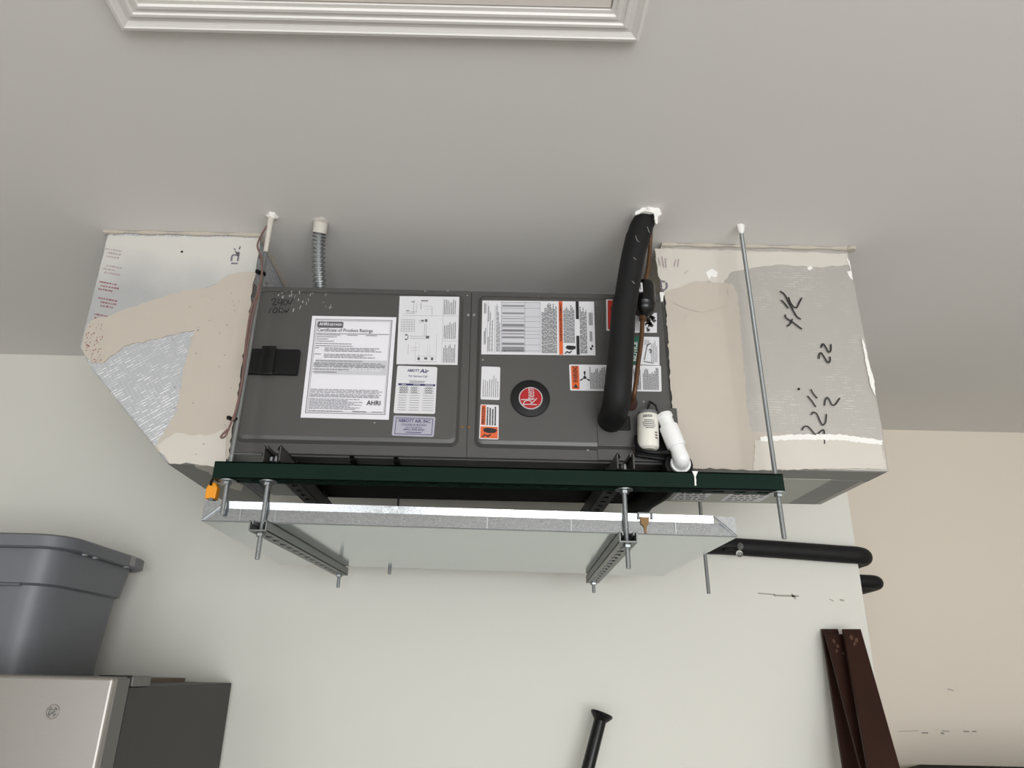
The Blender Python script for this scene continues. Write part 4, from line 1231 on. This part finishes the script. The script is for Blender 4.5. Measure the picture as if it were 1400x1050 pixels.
def board(label, topL, topR, botL, botR, Yt, Yb, th, wear):
    """A tapered board leaning on the wall; its visible upper part is measured, then it runs on to the floor."""
    t = thing('wooden_board', label, 'board', (1.3, 2.3, 0), 'dark boards leaning in the corner')
    A, B = at(*topL, Yt), at(*topR, Yt); C_, D_ = at(*botL, Yb), at(*botR, Yb)
    lo = []
    for p, q in ((A, C_), (B, D_)):
        k = (C_.z - .0) / (A.z - C_.z)
        e_ = q + Vector(((q.x - p.x) * .25, (q.y - p.y) * k * .55, 0)); e_.z = 0.002
        lo.append(e_)
    n = Vector((0, -(A.z - C_.z), (C_.y - A.y) * -1)).normalized()
    n = Vector((0, 1, 0))
    front = [A, B, D_, lo[1], lo[0], C_]
    vs = front + [p + n * th for p in front]
    fs = [(0, 1, 2, 5), (5, 2, 3, 4), (6, 11, 8, 7), (11, 10, 9, 8), (0, 6, 7, 1), (1, 7, 8, 2), (2, 8, 9, 3), (3, 9, 10, 4), (4, 10, 11, 5), (5, 11, 6, 0)]
    MB().add(vs, fs).build('plank', 'wood', t, bevel=.0015)
    for s_, (u, v, r_) in enumerate(wear):        # worn screw marks near the top
        p = A * (1 - u) * (1 - v) + B * u * (1 - v) + C_ * (1 - u) * v + D_ * u * v
        dy = (C_ - A).normalized()
        rs = random.Random(s_ * 7 + 1)
        P = [p + Vector((1, 0, 0)) * r_ * rs.uniform(.5, 1.1) * math.cos(i * PI / 5) + dy * 1.5 * r_ * rs.uniform(.5, 1.1) * math.sin(i * PI / 5) + Vector((0, -.0008, 0)) for i in range(10)]
        MB().add(P, [tuple(range(10))]).build('worn_mark', 'bare_wood', t)
    return t


board('rearmost dark brown tapered board of the three, leftmost and flat against the wall', (1124, 860), (1146, 860), (1153, 1050), (1186, 1050), WB - .016, 2.50, .012, [])
board('middle dark brown board tilted between the two others, worn spots at its top', (1129, 867), (1153, 867), (1177, 1050), (1205, 1050), WB - .055, 2.42, .012, [(.35, .06, .006), (.5, .1, .007), (.35, .14, .005), (.7, .16, .004)])
bt = board('front dark brown tapered board, rightmost, with a screw hole at its top', (1153, 860), (1177, 860), (1187, 1050), (1231, 1050), WB - .085, 2.36, .014, [(.35, .07, .007), (.6, .09, .008), (.45, .12, .006)])
q = at(1167, 864, WB - .087)
MB().lathe([(.0045, 0), (.0045, .001)], q, (0, -1, 0), 10).build('screw_hole', 'black_plastic', bt)

po = thing('pole', 'black pole with a flared end cap leaning against the wall', 'pole', (-.02, 2.2, 0))
tp = at(823, 975, 2.535); bt2 = at(804, 1050, 2.515)
dd = (bt2 - tp).normalized(); kk = (tp.z - .02) / -dd.z; foot = tp + dd * kk
MB().tube([tp + dd * .02, foot], .0205, 20).build('shaft', 'black_gloss', po, smooth=True)
MB().lathe([(.035, 0), (.0365, .003), (.0365, .006), (.030, .014), (.021, .024), (.0185, .026), (.0185, .034), (.0215, .036)], tp, dd, 24).build('flared_cap', 'black_plastic', po, smooth=True)
MB().lathe([(.024, 0), (.024, .02)], foot, (0, 0, -1), 20).build('foot', 'black_plastic', po, smooth=True)

cab = thing('cabinet', 'low black cabinet against the far wall at the bottom right', 'cabinet', (2.2, 2.9, 0))
KX0, KX1, KY0, KY1, KZ = 1.700, 2.62, 2.48, 3.285, 1.381


def cab_outline(i):
    return [(KX0 + i, KY0 + i), (KX1 - i, KY0 + i), (KX1 - i, KY1), (KX0 + .148 + i * .4, KY1), (KX0 + i, KY1 - .148 - i * .4)]


MB().prism_z(cab_outline(.02), .06, KZ - .02).build('carcass', 'cabinet', cab, bevel=.002)
MB().prism_z(cab_outline(0), KZ - .02, KZ).build('top', 'cabinet', cab, bevel=.003)
MB().prism_z(cab_outline(.05), 0, .06).build('plinth', 'cabinet', cab)
for k in range(2):
    x0 = KX0 + .026 + k * (KX1 - KX0 - .05) / 2
    dr = MB().box(x0, x0 + (KX1 - KX0 - .06) / 2, KY0 + .004, KY0 + .02, .08, KZ - .026).build('door', 'cabinet', cab, bevel=.002)
    hx = x0 + (.40 if k == 0 else .02)
    MB().box(hx, hx + .012, KY0 - .018, KY0 - .006, .75, .88).box(hx, hx + .012, KY0 - .008, KY0 + .005, .75, .762).box(hx, hx + .012, KY0 - .008, KY0 + .005, .868, .88).build('handle', 'zinc', dr, bevel=.001)
